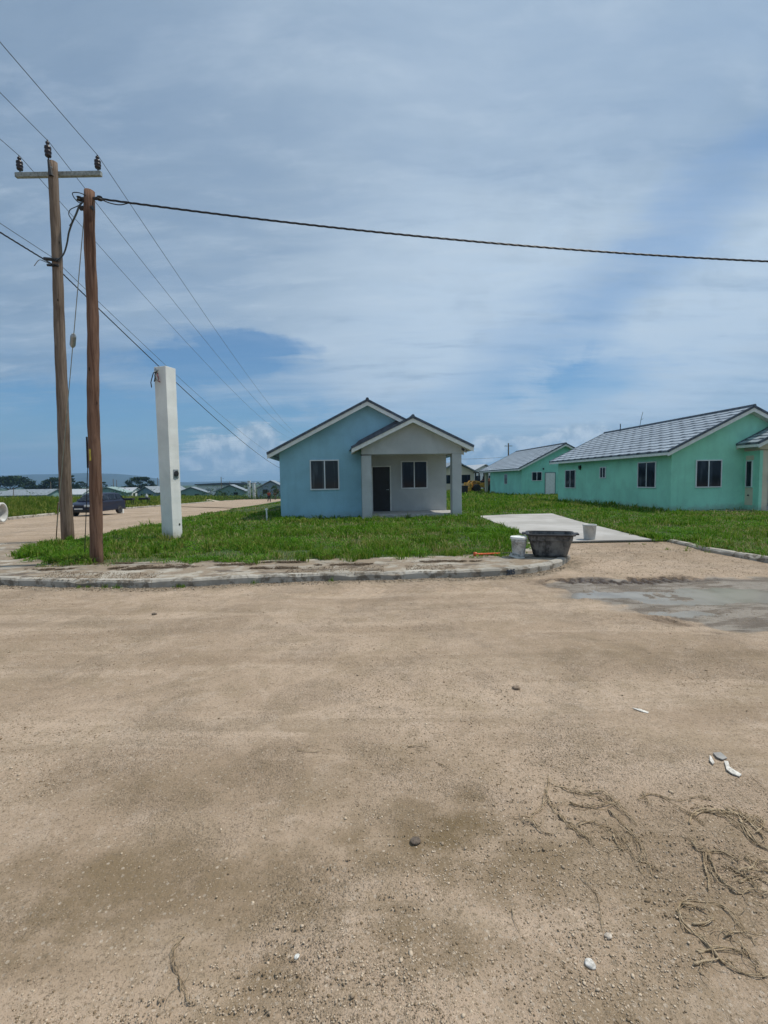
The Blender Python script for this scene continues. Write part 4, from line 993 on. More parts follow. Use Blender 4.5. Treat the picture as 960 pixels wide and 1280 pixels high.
    window(e, (a_, 0, b0), (1, 0, 0), ww, hh, glass=MT['glass_curtain'] if wallm == 'blue' else None)
    for (c0, z0, ww, hh, pn) in side_wins:
        window(e, (0, c0, z0), (0, -1, 0), ww, hh, panes=pn)
    return e
roof_m, roofb_m = MT['roof'], MT['roofblue']
h1 = make_house('light blue house with a grey gabled front porch, standing alone in the middle', tuple(blueO), TH, 'blue', roofb_m, 11.4, 3.75, 4.95, 2.77)
h2 = make_house('green house with a grey tiled roof at the right edge, nearest of the green ones', tuple(greenO), TH, 'green', roof_m, 11.4, 3.49, 4.57, 2.66,
                front_win=(1.13, 1.03, 1.24, 1.24), side_wins=[(2.43, 1.02, 1.40, 1.25, 2), (5.98, 1.50, .62, .64, 2), (10.3, .88, 1.42, 1.18, 2)], narrow=True, grey='cream')
q = MB(); q.box(-.12, -.002, 8.2, 8.36, 2.12, 2.30); q.box(-.10, -.03, 8.22, 8.34, 2.04, 2.12); q.build('wall_light', MT['dark'], h2)
q = MB(); q.tube([(3.3, 9.6, 4.5), (3.30, 9.6, 4.98)], .03, 8); q.build('vent_pipe', MT['flash'], h2)
q = MB(); q.tube([(3.2, 7.4, 4.45), (3.28, 7.4, 5.0), (3.36, 7.35, 5.42)], .014, 6); q.tube([(3.25, 7.4, 4.9), (3.42, 7.4, 5.05)], .008, 5); q.build('antenna', MT['flash'], h2)
# the third house turns its back: plain gable with a door and a small window towards us
e3 = empty('house', tuple(thirdO), TH, label='turquoise house with a white back door, between the blue and the green one', cat='house', group='single storey houses with front porches')
sl_ = .50
def rz3(x): return 4.6-abs(x-3.9)*sl_-.12
w = MB(); w.prism([(0, -.4), (7.8, -.4), (7.8, rz3(7.8)), (3.9, rz3(3.9)), (0, rz3(0))], 'y', 0, .15); w.box(0, .15, .15, 9.4, -.4, rz3(0)); w.box(7.65, 7.8, .15, 11.4, -.4, rz3(7.8))
w.box(.15, 7.65, 9.25, 9.4, -.4, 2.6); w.build('wall', MT['teal'], e3)
add_roof(e3, -.45, 4.6-4.35*sl_, 3.9, 4.6, 8.25, 4.6-4.35*sl_, -.42, 12.1, roof_m)
q = MB(); q.box(-.02, .28, 11.1, 11.4, -.4, 2.5); q.build('porch_pillar', MT['cream'], e3)
fr3 = door(e3, (2.15, 0, 0), (1, 0, 0), .98, 2.05, MT['trim'], frame='flash', fr=.04)
window(e3, (.92, 0, 1.30), (1, 0, 0), .95, .82)
window(e3, (0, 4.6, 1.0), (0, -1, 0), .8, 1.0)
q = MB(); q.box(1.95, 2.05, -.07, -.002, 2.3, 2.45); q.build('wall_light', MT['dark'], e3)

# ------------------------------------------------------------------ distant buildings
def far_house(u, Y, label, w, l, wallm, roofm, rot=TH, wt=2.5, rise=1.7, dz=0., windows=True, group='far houses across the plain', name='house', cat='house'):
    p = py(u, 600, Y); z = float(hbase(p[0], p[1]))+dz
    e = empty(name, (p[0], p[1], z), rot, label=label, cat=cat, group=group)
    m = MB(); m.prism([(-w/2, -.6), (w/2, -.6), (w/2, wt), (0, wt+rise*.92), (-w/2, wt)], 'y', 0, l); m.build('wall', wallm, e)
    r = MB(); ov = .45; s = rise/(w/2)
    for sg in (-1, 1): r.prism([(sg*(w/2+ov), wt-ov*s+.02), (0, wt+rise+.02), (0, wt+rise+.17), (sg*(w/2+ov), wt-ov*s+.17)], 'y', -ov, l+ov)
    r.build('roof', roofm, e)
    if windows:
        for a in (-w*.30, w*.12): 
            g = MB(); g.box(a, a+1.2, -.03, .05, 1.0, 2.1); g.build('window', MT['glass'], e)
        for c_ in (l*.2, l*.6):
            g = MB(); g.box(w/2-.05, w/2+.03, c_, c_+1.2, 1.0, 2.1); g.build('window', MT['glass'], e)
    return e
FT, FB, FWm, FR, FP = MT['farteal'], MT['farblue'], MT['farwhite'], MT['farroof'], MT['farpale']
R90 = R_(90)
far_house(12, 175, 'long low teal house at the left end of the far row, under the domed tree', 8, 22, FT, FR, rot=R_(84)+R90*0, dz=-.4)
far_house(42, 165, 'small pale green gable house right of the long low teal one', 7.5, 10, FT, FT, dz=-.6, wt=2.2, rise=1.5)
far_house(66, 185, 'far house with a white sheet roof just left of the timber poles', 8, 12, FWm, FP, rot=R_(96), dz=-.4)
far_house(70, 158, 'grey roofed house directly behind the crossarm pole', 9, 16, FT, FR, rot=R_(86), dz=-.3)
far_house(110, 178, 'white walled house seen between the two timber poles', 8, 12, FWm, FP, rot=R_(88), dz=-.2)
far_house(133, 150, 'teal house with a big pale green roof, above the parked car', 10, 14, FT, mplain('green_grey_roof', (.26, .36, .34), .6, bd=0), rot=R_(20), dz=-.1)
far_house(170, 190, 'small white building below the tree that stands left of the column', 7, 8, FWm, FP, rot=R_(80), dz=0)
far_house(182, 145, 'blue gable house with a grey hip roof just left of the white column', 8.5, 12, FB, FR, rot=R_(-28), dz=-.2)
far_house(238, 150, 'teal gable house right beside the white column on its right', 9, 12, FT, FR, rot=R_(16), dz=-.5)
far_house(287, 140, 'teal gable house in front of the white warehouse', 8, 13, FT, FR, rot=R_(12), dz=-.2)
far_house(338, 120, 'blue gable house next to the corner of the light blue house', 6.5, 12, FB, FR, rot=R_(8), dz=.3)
# warehouse
p = py(246, 600, 230); e = empty('warehouse', (p[0], p[1], float(hbase(p[0], p[1]))), R_(4), label='long white warehouse with a dark flat roofline behind the far houses', cat='warehouse')
m = MB(); m.box(0, 19, 0, 14, -.6, 4.7); m.build('wall', FWm, e)
m = MB(); m.prism([(-.9, 4.75), (27.5, 4.75), (27.5, 5.3), (13, 5.75), (-.9, 5.3)], 'y', -.9, 15); m.build('roof', MT['flash'], e)
for a in (4, 9, 14): m = MB(); m.box(a, a+2.4, -.05, .04, 0, 3.1); m.build('door', MT['metal'], e)
# unfinished white posts by the warehouse
for i, (u, lab) in enumerate(((311, 'left one of two pale unfinished concrete posts beyond the field'), (317, 'right one of two pale unfinished concrete posts beyond the field'))):
    p = py(u, 600, 130); m = MB(); m.box(-.3, .3, -.3, .3, -.3, 4.9-.5*i); m.box(-.42, .42, -.42, .42, 4.9-.5*i, 5.1-.5*i); o = m.build('concrete_post', FWm, label=lab, cat='post', group='pale posts beyond the field'); o.location = (p[0], p[1], float(hbase(p[0], p[1]))-.2)
# right gap between the blue and the turquoise house
far_house(571, 62, 'cream house with a dark window seen through the porch opening of the blue house', 4.6, 9, MT['cream'], MT['farroof'], dz=.1, rise=1.2, wt=2.5)
far_house(590, 120, 'low blue roofed house far behind the yellow loader', 8, 12, FWm, mplain('slate_blue_roof', (.10, .15, .24), .6, bd=0), rot=R_(80), dz=-.2)
far_house(606, 95, 'pale house with a light grey roof behind the cab of the yellow loader', 7.5, 10, FWm, MT['farpale'], rot=R_(20), dz=.9)

# ------------------------------------------------------------------ trees
crown_m = mleaf('dark_tree_leaves', (.012, .030, .012), (.030, .060, .018), None, .15, .12, .7)
bark_m = mplain('grey_bark', (.10, .08, .06), .9, bd=0)
def tree(u, Y, wpx, vtop, label, n=5200, name='tree', leaf=None, low=.30):
    p = py(u, 600, Y); z0 = float(hbase(p[0], p[1])); s = Y/F
    top = py(u, vtop, Y)[2]; H = top-z0; Rr = wpx*s/2
    e = empty(name, (p[0], p[1], z0), 0, label=label, cat='tree', group='broad dark trees on the plain')
    m = MB(); m.smooth = True; m.tube([(0, 0, -.5), (.1, 0, H*.2), (0, .1, H*.45)], [H*.055, H*.04, H*.03], 8)
    for k_ in range(7):
        a = k_*.9+random.random()*.4; m.tube([(0, 0, H*.28), (math.cos(a)*Rr*.35, math.sin(a)*Rr*.3, H*.5), (math.cos(a)*Rr*.7, math.sin(a)*Rr*.6, H*.72)], [H*.025, H*.015, H*.006], 6)
    m.build('trunk', bark_m, e)
    cl = []
    for k_ in range(46):                                               # boughs: clumps spread over an umbrella
        a = random.uniform(0, 6.283); rr = math.sqrt(random.random()); hh = (1-rr*rr)*.72+low*(.9+.3*random.random())
        cl.append((math.cos(a)*rr*Rr*.88, math.sin(a)*rr*Rr*.8, min(.93, hh)*H, Rr*random.uniform(.10, .24)))
    P = []
    for (a, b_, c_, r) in cl:
        q = RNG.normal(0, 1, (n//46, 3)); q /= np.linalg.norm(q, axis=1)[:, None]; q *= (RNG.random((len(q), 1))**.4)*r*np.array([1, 1, .55]); P.append(q+np.array([a, b_, c_]))
    P = np.concatenate(P); P[:, 2] = np.minimum(P[:, 2], H)
    leaves('crown', P, RNG.uniform(.9, 1.8, len(P))*Rr*.07, leaf or crown_m, tilt=1.2, parent=e)
    return e
tree(12, 330, 66, 597.5, 'broad dark domed tree at the left edge of the plain')
tree(44, 350, 16, 608, 'small dark tree touching the right side of the domed tree at the left edge', 2200)
tree(73, 330, 46, 598, 'dark umbrella shaped tree behind the crossarm pole')
tree(86, 300, 24, 593.5, 'tallest dark tree rising between the two timber poles')
tree(101, 320, 20, 602, 'low dark tree directly left of the red brown pole', 2600)
tree(128, 330, 14, 602, 'small dark tree just right of the red brown pole', 2200)
tree(175, 300, 42, 597.5, 'wide dark tree between the car and the white column')
tree(304, 260, 24, 603, 'dark low tree right of the warehouse', 2600)
tree(343, 100, 16, 606, 'green shrubby tree by the corner of the light blue house', 1800, low=.2, leaf=mleaf('shrub_leaves', (.03, .07, .015), (.07, .13, .03), None, .2, .4))
tree(318, 150, 10, 611, 'small dark bush left of the walking person', 900, low=.15)

# ------------------------------------------------------------------ hills
hm_, b, bs, _ = mat('forested_hills')
co = b.n('ShaderNodeTexCoord').outputs['Object']
b.l(b.mix(b.ss(b.noise(co, .004, 6, .6), .35, .65), (.010, .022, .020), (.030, .045, .035)), bs.inputs['Base Color']); bs.inputs['Roughness'].default_value = 1
def hills(Y0, Y1, prof, seed, name='hills'):
    xs = np.linspace(-6400, 6400, 320); ys = np.linspace(0, 1, 14); HX, T = np.meshgrid(xs, ys); HY = Y0+(Y1-Y0)*T
    u_ = 480+F*HX/HY; top = np.interp(u_, [q[0] for q in prof], [q[1] for q in prof]); hor = 600+.016*(480-u_)
    crest = (hor-top)*Y1/F
    hz0 = -4-.003*(HY-190)
    fz = fbm(HX, HY, 700, 6, seed); fz2 = fbm(HX, HY, 160, 4, seed+5)
    rise = np.sin(np.pi*np.clip(T*1.0, 0, 1)*.5)**1.2
    Zh = hz0-6+(crest+1.7-hz0+6)*rise*(.86+.26*(fz-.35)+.06*(fz2-.5))
    return gridmesh(name, HX, HY, Zh, hm_, kind='structure')
hills(3300, 4600, [(-400, 586), (-100, 590), (0, 592), (40, 592), (80, 591), (115, 589.5), (150, 591), (175, 594), (200, 598), (225, 602), (260, 606), (400, 610), (2000, 610)], 3)
hills(4700, 5900, [(-400, 600), (180, 601), (230, 602), (270, 601.5), (300, 600.5), (345, 601), (420, 600), (480, 599), (560, 597), (620, 596), (700, 595), (1000, 590), (2000, 590)], 11)

# ------------------------------------------------------------------ poles and wires
def pole(name, label, base, top, r0, r1, m, cat='utility pole'):
    e = empty(name, tuple(base), label=label, cat=cat); d_ = np.array(top)-np.array(base); n = 40; mb = MB(); mb.smooth = True
    pts = [d_*(i/n)+np.array([.012*math.sin(i*.35+r0*90), .012*math.cos(i*.27), 0]) for i in range(n+1)]; pts[0] = pts[0]-np.array([0, 0, .5])
    mb.tube(pts, [r0+(r1-r0)*i/n+.004*math.sin(i*1.7) for i in range(n+1)], 16); mb.build('shaft', m, e); return e
b1 = pz(84.5, 672, .1); t1 = py(66.5, 203, b1[1]); p1 = pole('utility_pole', 'taller grey brown timber pole with a crossarm, behind and left of the shorter pole', b1, t1, .175, .125, MT['woodgrey'])
b2 = pz(121, 703, .1); t2 = py(112, 239, b2[1]); p2 = pole('utility_pole', 'shorter red brown timber pole without crossarm, nearest the kerb', b2, t2, .122, .098, MT['woodred'])
def insulator(mb, c):
    mb.lathe([(.03, 0), (.03, .05), (.085, .06), (.095, .10), (.07, .12), (.10, .15), (.10, .19), (.075, .21), (.10, .24), (.09, .30), (.05, .32), (.05, .36)], 14, c)
Yp = b1[1]
la, ra = py(20, 219.5, Yp+.20), py(127, 217.5, Yp+.20)
mb = MB(); e1 = (ra-la)/np.linalg.norm(ra-la); mb.obox(la-b1+np.array([0, -.06, -.065]), e1, (0, 1, 0), np.cross(e1, (0, 1, 0)), np.linalg.norm(ra-la), .11, .13); ca = mb.build('crossarm', MT['arm'], p1, bevel=.008)
mb = MB(); mid = (la+ra)/2-b1; mb.tube([mid+e1*.02, mid+e1*.02-np.array([0, .36, 0])], .014, 6); mb.build('bolt', MT['metal'], p1)
ins_pts = []
for (u, v0, v1) in ((25, 215, 197), (60.5, 199, 178), (122.5, 213, 196)):
    Yi = Yp+.20 if v0 > 205 else Yp-.15
    c = py(u, v0, Yi); mb = MB(); mb.smooth = True
    hh = (v0-v1)/F*Yp; sc_ = hh/.42
    mb.lathe([(r*.86, z*sc_) for r, z in [(.02, -.04), (.02, .05), (.085, .055), (.10, .09), (.075, .115), (.105, .14), (.105, .18), (.08, .205), (.105, .23), (.10, .28), (.05, .30), (.035, .33), (.06, .35), (.06, .38), (.02, .40), (.02, .44)]], 14, tuple(c-b1))
    mb.build('insulator', MT['ins'], p1); ins_pts.append(py(u, v1-1.5, Yi))
mb = MB(); a_ = py(60.5, 200, Yp-.15)-b1; c_ = py(64, 220, Yp-.15)-b1; mb.tube([a_, a_*.5+c_*.5, c_], [.03, .05, .06], 8); mb.build('pin_bracket', MT['dark'], p1)
mb = MB(); k1 = py(64, 326, Yp-.14); mb.tube([k1-b1+np.array([-.2, 0, .06]), k1-b1+np.array([.22, .0, .02])], .05, 8); mb.tube([k1-b1+np.array([-.12, 0, -.12]), k1-b1+np.array([.2, 0, -.14])], .035, 8); mb.build('cable_clamp', MT['dark'], p1)
# fittings of the shorter pole
mb = MB(); Y2 = b2[1]; q = py(112, 249, Y2); mb.tube([q-b2+np.array([-.17, -.02, 0]), q-b2+np.array([.20, -.02, 0])], .03, 8)
mb.lathe([(.02, -.04), (.05, -.03), (.035, 0), (.05, .03), (.02, .04)], 10, tuple(q-b2+np.array([-.19, -.02, 0]))); mb.lathe([(.02, -.04), (.05, -.03), (.035, 0), (.05, .03), (.02, .04)], 10, tuple(q-b2+np.array([.21, -.02, 0])))
q3 = py(110, 262, Y2); mb.tube([q3-b2+np.array([-.12, -.05, 0]), q3-b2+np.array([.13, -.05, 0])], .045, 8); mb.build('cable_bracket', MT['dark'], p2)
mb = MB(); a_ = py(112.8, 561, Y2-.118)-b2; c_ = py(113.4, 576, Y2-.118)-b2; mb.obox(c_+np.array([-.018, -.012, 0]), (1, 0, 0), (0, 1, 0), (0, 0, 1), .036, .012, float(a_[2]-c_[2])); mb.build('yellow_tag', mplain('yellow_paint', (.55, .45, .06), .6, var=.3, sc=30), p2)
mb = MB(); a_ = py(108.3, 546, Y2-.03)-b2; c_ = py(109.6, 585, Y2-.03)-b2; mb.tube([a_, c_], .016, 8); mb.tube([c_, py(112, 690, Y2-.05)-b2+np.array([-.10, 0, 0])], .008, 6); mb.build('conduit', MT['dark'], p2)

def cat_pts(p0, p1_, sag, n=40):
    p0, p1_ = np.array(p0, float), np.array(p1_, float); return [p0+(p1_-p0)*(i/n)-np.array([0, 0, 4*sag*(i/n)*(1-i/n)]) for i in range(n+1)]
def wire(name, label, pts, r, m, group=None, twist=0., cat='wire', n=6):
    mb = MB(); mb.smooth = True; pts = [np.array(q) for q in pts]
    if twist:
        D = []
        for a, c in zip(pts[:-1], pts[1:]):
            k_ = max(1, int(np.linalg.norm(c-a)/.06)); D += [a+(c-a)*i/k_ for i in range(k_)]
        D.append(pts[-1]); acc = 0
        for ph in (0, 2.1, 4.2):
            Q = []
            for i, q in enumerate(D):
                w_ = i*.06*2*math.pi/.55+ph; Q.append(q+np.array([math.cos(w_)*twist*.3, math.cos(w_)*twist*.5, math.sin(w_)*twist]))
            mb.tube(Q, r, 5)
    else: mb.tube(pts, r, n)
    return mb.build(name, m, label=label, cat=cat, group=group)
dirw = np.array([-.078, 1, 0])/math.hypot(.078, 1)
WG = 'bare overhead line wires'
labs = ['bare wire over the left insulator of the crossarm', 'bare wire over the middle insulator on the pole top', 'bare wire over the right insulator of the crossarm']
far_p = py(378, 551, 105.)
for i, q in enumerate(ins_pts):
    near = cat_pts(np.array(q)-dirw*46+np.array([0, 0, 0]), q, 1.0, 36)
    fp = far_p+np.array([(-1, 0, 1)[i]*1.1, 0, .0 if i != 1 else .4])
    wire('overhead_wire', labs[i], near[:-1]+cat_pts(q, fp, 1.7, 60), .0085, MT['wire'], WG)
# far poles of that line
def thin_pole(u, Y, vtop, label, r=.15, arm=True, ztop=None):
    p = py(u, 600, Y); z0 = float(hbase(p[0], p[1]))-.3; top = py(u, vtop, Y)[2]; e = empty('utility_pole', (p[0], p[1], z0), TH, label=label, cat='utility pole', group='far utility poles')
    mb = MB(); mb.tube([(0, 0, 0), (0, 0, top-z0)], [r, r*.7], 8); mb.build('shaft', MT['woodgrey'], e)
    if arm: mb = MB(); mb.box(-.9, .9, -.06, .06, top-z0-.7, top-z0-.56); mb.build('crossarm', MT['arm'], e)
    return e
thin_pole(378, 105, 553, 'next pole of the line, hidden behind the light blue house roof')
rp = thin_pole(635.5, 110, 554, 'dark pole standing behind the left end of the turquoise house', .2)
thin_pole(587.5, 150, 589, 'thin pole above the yellow loader', .16)
thin_pole(585.4, 170, 594, 'shorter thin pole left of the one above the loader', .13, False)
thin_pole(63, 190, 602, 'thin pale pole just left of the crossarm pole among far roofs', .14, False)
thin_pole(141.5, 190, 599, 'left one of two thin poles beyond the parked car', .16, False)
thin_pole(145.6, 200, 600, 'right one of two thin poles beyond the parked car', .14, False)
thin_pole(197, 190, 597, 'thin pole close beside the left edge of the white column', .14, False)
thin_pole(276.5, 180, 596, 'thin pole standing before the white warehouse', .16, False)
thin_pole(287, 185, 602, 'short thin pole above the teal gable at the warehouse', .13, False)
thin_pole(16, 150, 610, 'short pale pole at the left among the far houses', .12, False)
# neutral and bundled cable on the taller pole
k1 = py(66, 322, Yp-.16); k2 = py(68, 332, Yp-.16); ff = py(378, 582, 105.)
wire('overhead_wire', 'thin bare wire fixed low on the taller pole, just above the black twisted cable', cat_pts(k1-dirw*46, k1, .8, 30)[:-1]+cat_pts(k1, ff+np.array([0, 0, .5]), 2.0, 60), .008, MT['wire'], WG)
back = py(0, 298, Yp-5.); 
bk = cat_pts(k2-dirw*46+np.array([0, 0, .15]), k2, .95, 46)
wire('cable', 'black twisted cable running along the street, fixed below the crossarm on the taller pole', bk[:-1]+cat_pts(k2, py(378, 592, 105.), 1.9, 60), .011, MT['cable'], 'black twisted supply cables', twist=.013, cat='cable')
s0 = py(121, 248, Y2); s1 = s0+U*38+np.array([0, 0, 0.35])
wire('cable', 'thick black twisted cable crossing the sky to the right from the shorter pole', cat_pts(s0, s1, 1.12, 60), .0105, MT['cable'], 'black twisted supply cables', twist=.013, cat='cable')
# loose service loops at the heads
def loop(label, pix_pts, Y0, Y1, r=.011, **k):
    n = len(pix_pts); P = [py(u, v, Y0+(Y1-Y0)*i/(n-1)) for i, (u, v) in enumerate(pix_pts)]; D = []
    for i in range(n-1):
        p0_, p1_, p2_, p3_ = P[max(i-1, 0)], P[i], P[i+1], P[min(i+2, n-1)]
        for t in np.linspace(0, 1, 7, endpoint=False): D.append(.5*((2*p1_)+(-p0_+p2_)*t+(2*p0_-5*p1_+4*p2_-p3_)*t*t+(-p0_+3*p1_-3*p2_+p3_)*t**3))
    D.append(P[-1]); return wire('cable', label, D, r, MT['cable'], 'loose cable loops between the poles', cat='cable')
loop('thick black loop hanging from the shorter pole head down to the taller pole', [(104, 251), (99, 258), (95, 268), (90, 279), (86, 291), (84, 303), (81, 314), (77, 321), (70, 326)], Y2-.1, Yp-.2, .020)
loop('thin cable looping out left of the shorter pole head', [(107, 244), (99, 241), (91, 241), (92, 246), (97, 252), (101, 254)], Y2-.1, Y2-.1, .009)
loop('thin kinked cable beside the thick loop', [(103, 254), (96, 258), (88, 262), (86, 268), (90, 276), (87, 282)], Y2-.1, Y2+.8, .009)
loop('short slack cable under the shorter pole head', [(120, 246), (128, 250), (138, 254), (150, 256), (160, 254)], Y2-.1, Y2+.1, .010)
loop('drooping cable end left of the taller pole', [(43, 332), (49, 325), (56, 327), (62, 330), (66, 334)], Yp-1.2, Yp-.25, .010)
# guy
ga = py(105.5, 266, Y2-.06); gb = pz(69, 676, .12)
gw = empty('guy_wire', tuple(gb), label='steel guy wire with a strain insulator slanting down behind the two poles', cat='guy wire')
mb = MB(); mb.tube([(0, 0, -.1), tuple(ga-gb)], .009, 6); mb.build('strand', MT['metal'], gw)
mb = MB(); t_ = (ga-gb); t_ = t_/np.linalg.norm(t_); kk = np.linalg.norm(ga-gb); c_ = (py(90, 428, 10.)-gb); 
fr_ = float(c_@t_); tt_ = None
for i in range(400):
    q_ = gb+t_*kk*i/400
    if pix(q_)[1] < 433: tt_ = kk*i/400; break
mb.tube([tuple(t_*(tt_-.02)), tuple(t_*(tt_+.03)), tuple(t_*(tt_+.24)), tuple(t_*(tt_+.30))], [.03, .06, .06, .03], 10); mb.build('strain_insulator', MT['metal'], gw)
mb = MB(); mb.tube([(0, 0, -.2), tuple(t_*1.15)], .014, 8); mb.tube([tuple(t_*1.1), tuple(t_*1.4)], .022, 8); mb.build('anchor_rod', mplain('rusty_rod', (.18, .10, .06), .8, var=.3), gw)
# line to the far right pole
rt_ = py(635.5, 571, 110.)
wire('overhead_wire', 'thin wire from the blue house side to the dark pole behind the turquoise house', cat_pts(py(540, 573.5, 104.), rt_, .25, 20), .03, MT['wire'], WG)
wire('overhead_wire', 'thin wire running right from the dark pole behind the turquoise house', cat_pts(rt_, py(730, 578, 112.), .4, 20), .03, MT['wire'], WG)

# ------------------------------------------------------------------ white column
ce = empty('gate_column', tuple(colO), 0, label='tall white rendered column with a meter box hole, standing on the grass', cat='column')
cz = MB(); A_ = R_(38)
ax = Vector((math.cos(A_), math.sin(A_), 0)); ay = Vector((-math.sin(A_), math.cos(A_), 0))
# corner nearest the camera at the origin: faces run back left and back right
el = Vector((-.375, .125, 0)); er = Vector((.12, .37, 0)); Ht = float(py(211, 457, colO[1])[2]-.1)
n = 24; vs = []; 
for i in range(n+1):
    z = -.3+(Ht+.3)*i/n; s = 1+.03*(i/n)
    j = .003*math.sin(i*1.9)
    for q in (Vector((0, 0, 0)), er*s, er*s+el*s, el*s): vs.append((q.x+j, q.y-j, z))
fs = [(i*4+k_, i*4+(k_+1) % 4, (i+1)*4+(k_+1) % 4, (i+1)*4+k_) for i in range(n) for k_ in range(4)]+[(3, 2, 1, 0), (n*4, n*4+1, n*4+2, n*4+3)]
cz.add(vs, fs); cz.build('shaft', MT['white'], ce, bevel=.012)
rdir = er.normalized(); rn = Vector((rdir.y, -rdir.x, 0)); ldir = el.normalized(); ln_ = Vector((-ldir.y, ldir.x, 0))
zb = float(py(219, 592, colO[1]+.1)[2]-.1)
mb = MB(); o_ = rdir*.115+rn*.002+Vector((0, 0, zb-.13)); mb.obox(o_, rdir, (0, 0, 1), rn, .20, .25, .012); bx_ = mb.build('meter_box', MT['metal'], ce, bevel=.003)
mb = MB(); cc = rdir*.215+rn*.014+Vector((0, 0, zb)); mb.tube([cc, cc+rn*.03], .08, 16); mb.build('socket_ring', MT['dark'], bx_)
mb = MB(); cc = rdir*.28+Vector((0, 0, float(py(225, 656, colO[1]+.1)[2]-.1))); mb.tube([cc-rn*.02, cc+rn*.006], .032, 12); mb.build('pipe_hole', MT['dark'], ce)
# cable tails at the top
zt = float(py(195, 465, colO[1]+.1)[2]-.1)
red = mplain('red_cable', (.35, .05, .06), .5); 
for nm_, col_, pts in (('cable_tail', MT['cable'], [(.30, 0, .0), (.36, .07, -.03), (.42, .06, -.14), (.44, .10, -.30), (.43, .09, -.44)]), ('cable_tail', red, [(.28, 0, -.03), (.24, .06, -.10), (.20, .05, -.20), (.24, .05, -.26), (.17, .04, -.30)]), ('cable_tail', MT['cable'], [(.33, 0, 0), (.31, .08, -.12), (.28, .07, -.24), (.34, .08, -.28), (.31, .06, -.12)])):
    mb = MB(); mb.smooth = True; mb.tube([ldir*a+ln_*c_+Vector((0, 0, zt+z)) for a, c_, z in pts], .013, 6); mb.build(nm_, col_, ce)
mb = MB(); cc = ldir*.30+Vector((0, 0, zt+.05)); mb.tube([cc-ln_*.02, cc+ln_*.05], .045, 10); mb.build('cable_gland', MT['metal'], ce)

# ------------------------------------------------------------------ tub, pails, tools
tubm, b, bs, _ = mat('cement_splashed_black_plastic')
co = b.n('ShaderNodeTexCoord').outputs['Object']
f = b.m('ADD', b.noise(co, 4., 6, .7), b.m('MULTIPLY', b.noise(b.mapv(co, sc=(10, 10, 1.5)), 2., 4), .3))
b.l(b.mix(b.m('MULTIPLY', b.ss(f, .50, .78), .75), (.020, .021, .024), (.22, .22, .21)), bs.inputs['Base Color']); bs.inputs['Roughness'].default_value = .55
bump(b, bs, b.noise(co, 30., 5, .7), .004, .5)
def rrect(a, c_, r, n=6):
    out = []
    for (sx_, sy_, a0_) in ((1, 1, 0), (-1, 1, 90), (-1, -1, 180), (1, -1, 270)):
        for k_ in range(n+1):
            t = R_(a0_+90*k_/n); out.append((sx_*(a-r)+r*math.cos(t), sy_*(c_-r)+r*math.sin(t)))
    return out
tb = pz(693, 697, .12); te = empty('mortar_tub', (tb[0]+.0, tb[1]+.27, .125), R_(-16), label='big black rectangular mixing tub splashed with cement, on the end of the kerb', cat='tub')
def shell(secs, mb):
    rings = []; 
    for (a, c_, r, z) in secs: rings.append([(x, y, z) for x, y in rrect(a, c_, r)])
    n_ = len(rings[0]); vs = [q for r in rings for q in r]; fs = [(i*n_+k_, i*n_+(k_+1) % n_, (i+1)*n_+(k_+1) % n_, (i+1)*n_+k_) for i in range(len(rings)-1) for k_ in range(n_)]
    fs.append(tuple(reversed(range(n_)))); fs.append(tuple((len(rings)-1)*n_+k_ for k_ in range(n_))); mb.add(vs, fs)
mb = MB(); mb.smooth = False
shell([(.30, .20, .08, 0), (.325, .225, .09, .03), (.40, .29, .10, .31), (.415, .305, .10, .325), (.43, .32, .10, .43), (.432, .322, .10, .445), (.41, .30, .10, .447), (.385, .275, .10, .31), (.31, .21, .08, .05), (.29, .19, .07, .035)], mb)
mb.build('body', tubm, te)
mb = MB(); shell([(.425, .315, .10, .428), (.465, .355, .11, .425), (.475, .365, .11, .445), (.465, .355, .11, .462), (.425, .315, .10, .462), (.418, .308, .10, .45)], mb); mb.v = mb.v; mb.f = [q for q in mb.f if len(q) == 4]; mb.mi = mb.mi[:len(mb.f)]; mb.sm = mb.sm[:len(mb.f)]; mb.build('rim', MT['dark'], te)
for sg in (-1, 1):
    mb = MB(); mb.prism([(-.13, .428), (.13, .428), (.13, .458), (-.13, .458)], 'x', sg*.46, sg*.545); mb.build('handle', MT['dark'], te, bevel=.01)
pailm, b, bs, _ = mat('cement_smeared_pail')
co = b.n('ShaderNodeTexCoord').outputs['Object']
b.l(b.mix(b.ss(b.noise(co, 7., 6, .7, 1.), .42, .62), (.62, .62, .60), (.30, .29, .275)), bs.inputs['Base Color']); bs.inputs['Roughness'].default_value = .6; bump(b, bs, b.noise(co, 40., 4), .003, .5)
bk_ = pz(651, 697, .12); be = empty('bucket', (bk_[0], bk_[1]+.15, .125), .4, label='cement smeared plastic bucket with a white lid, left of the black mixing tub', cat='bucket', group='plastic builders buckets')
mb = MB(); mb.smooth = True; mb.lathe([(.118, 0), (.122, .02), (.145, .30), (.150, .305), (.150, .32), (.146, .33), (.148, .352)], 28); mb.build('body', pailm, be)
mb = MB(); mb.lathe([(.02, .353), (.165, .353), (.168, .36), (.166, .395), (.158, .402), (.15, .392), (.02, .388)], 28); mb.build('lid', mplain('white_plastic', (.82, .83, .80), .4, var=.05), be)
mb = MB(); mb.smooth = True; mb.tube([(.155*math.cos(t), -.16*math.sin(t)*.35-.04, .31-.16*math.sin(t)) for t in np.linspace(0, math.pi, 12)], .004, 6); mb.build('handle', MT['metal'], be)
bk_ = pz(740, 675, .125); be = empty('bucket', (bk_[0], bk_[1]+.15, .127), 1.2, label='pale grey open bucket standing on the concrete driveway behind the tub', cat='bucket', group='plastic builders buckets')
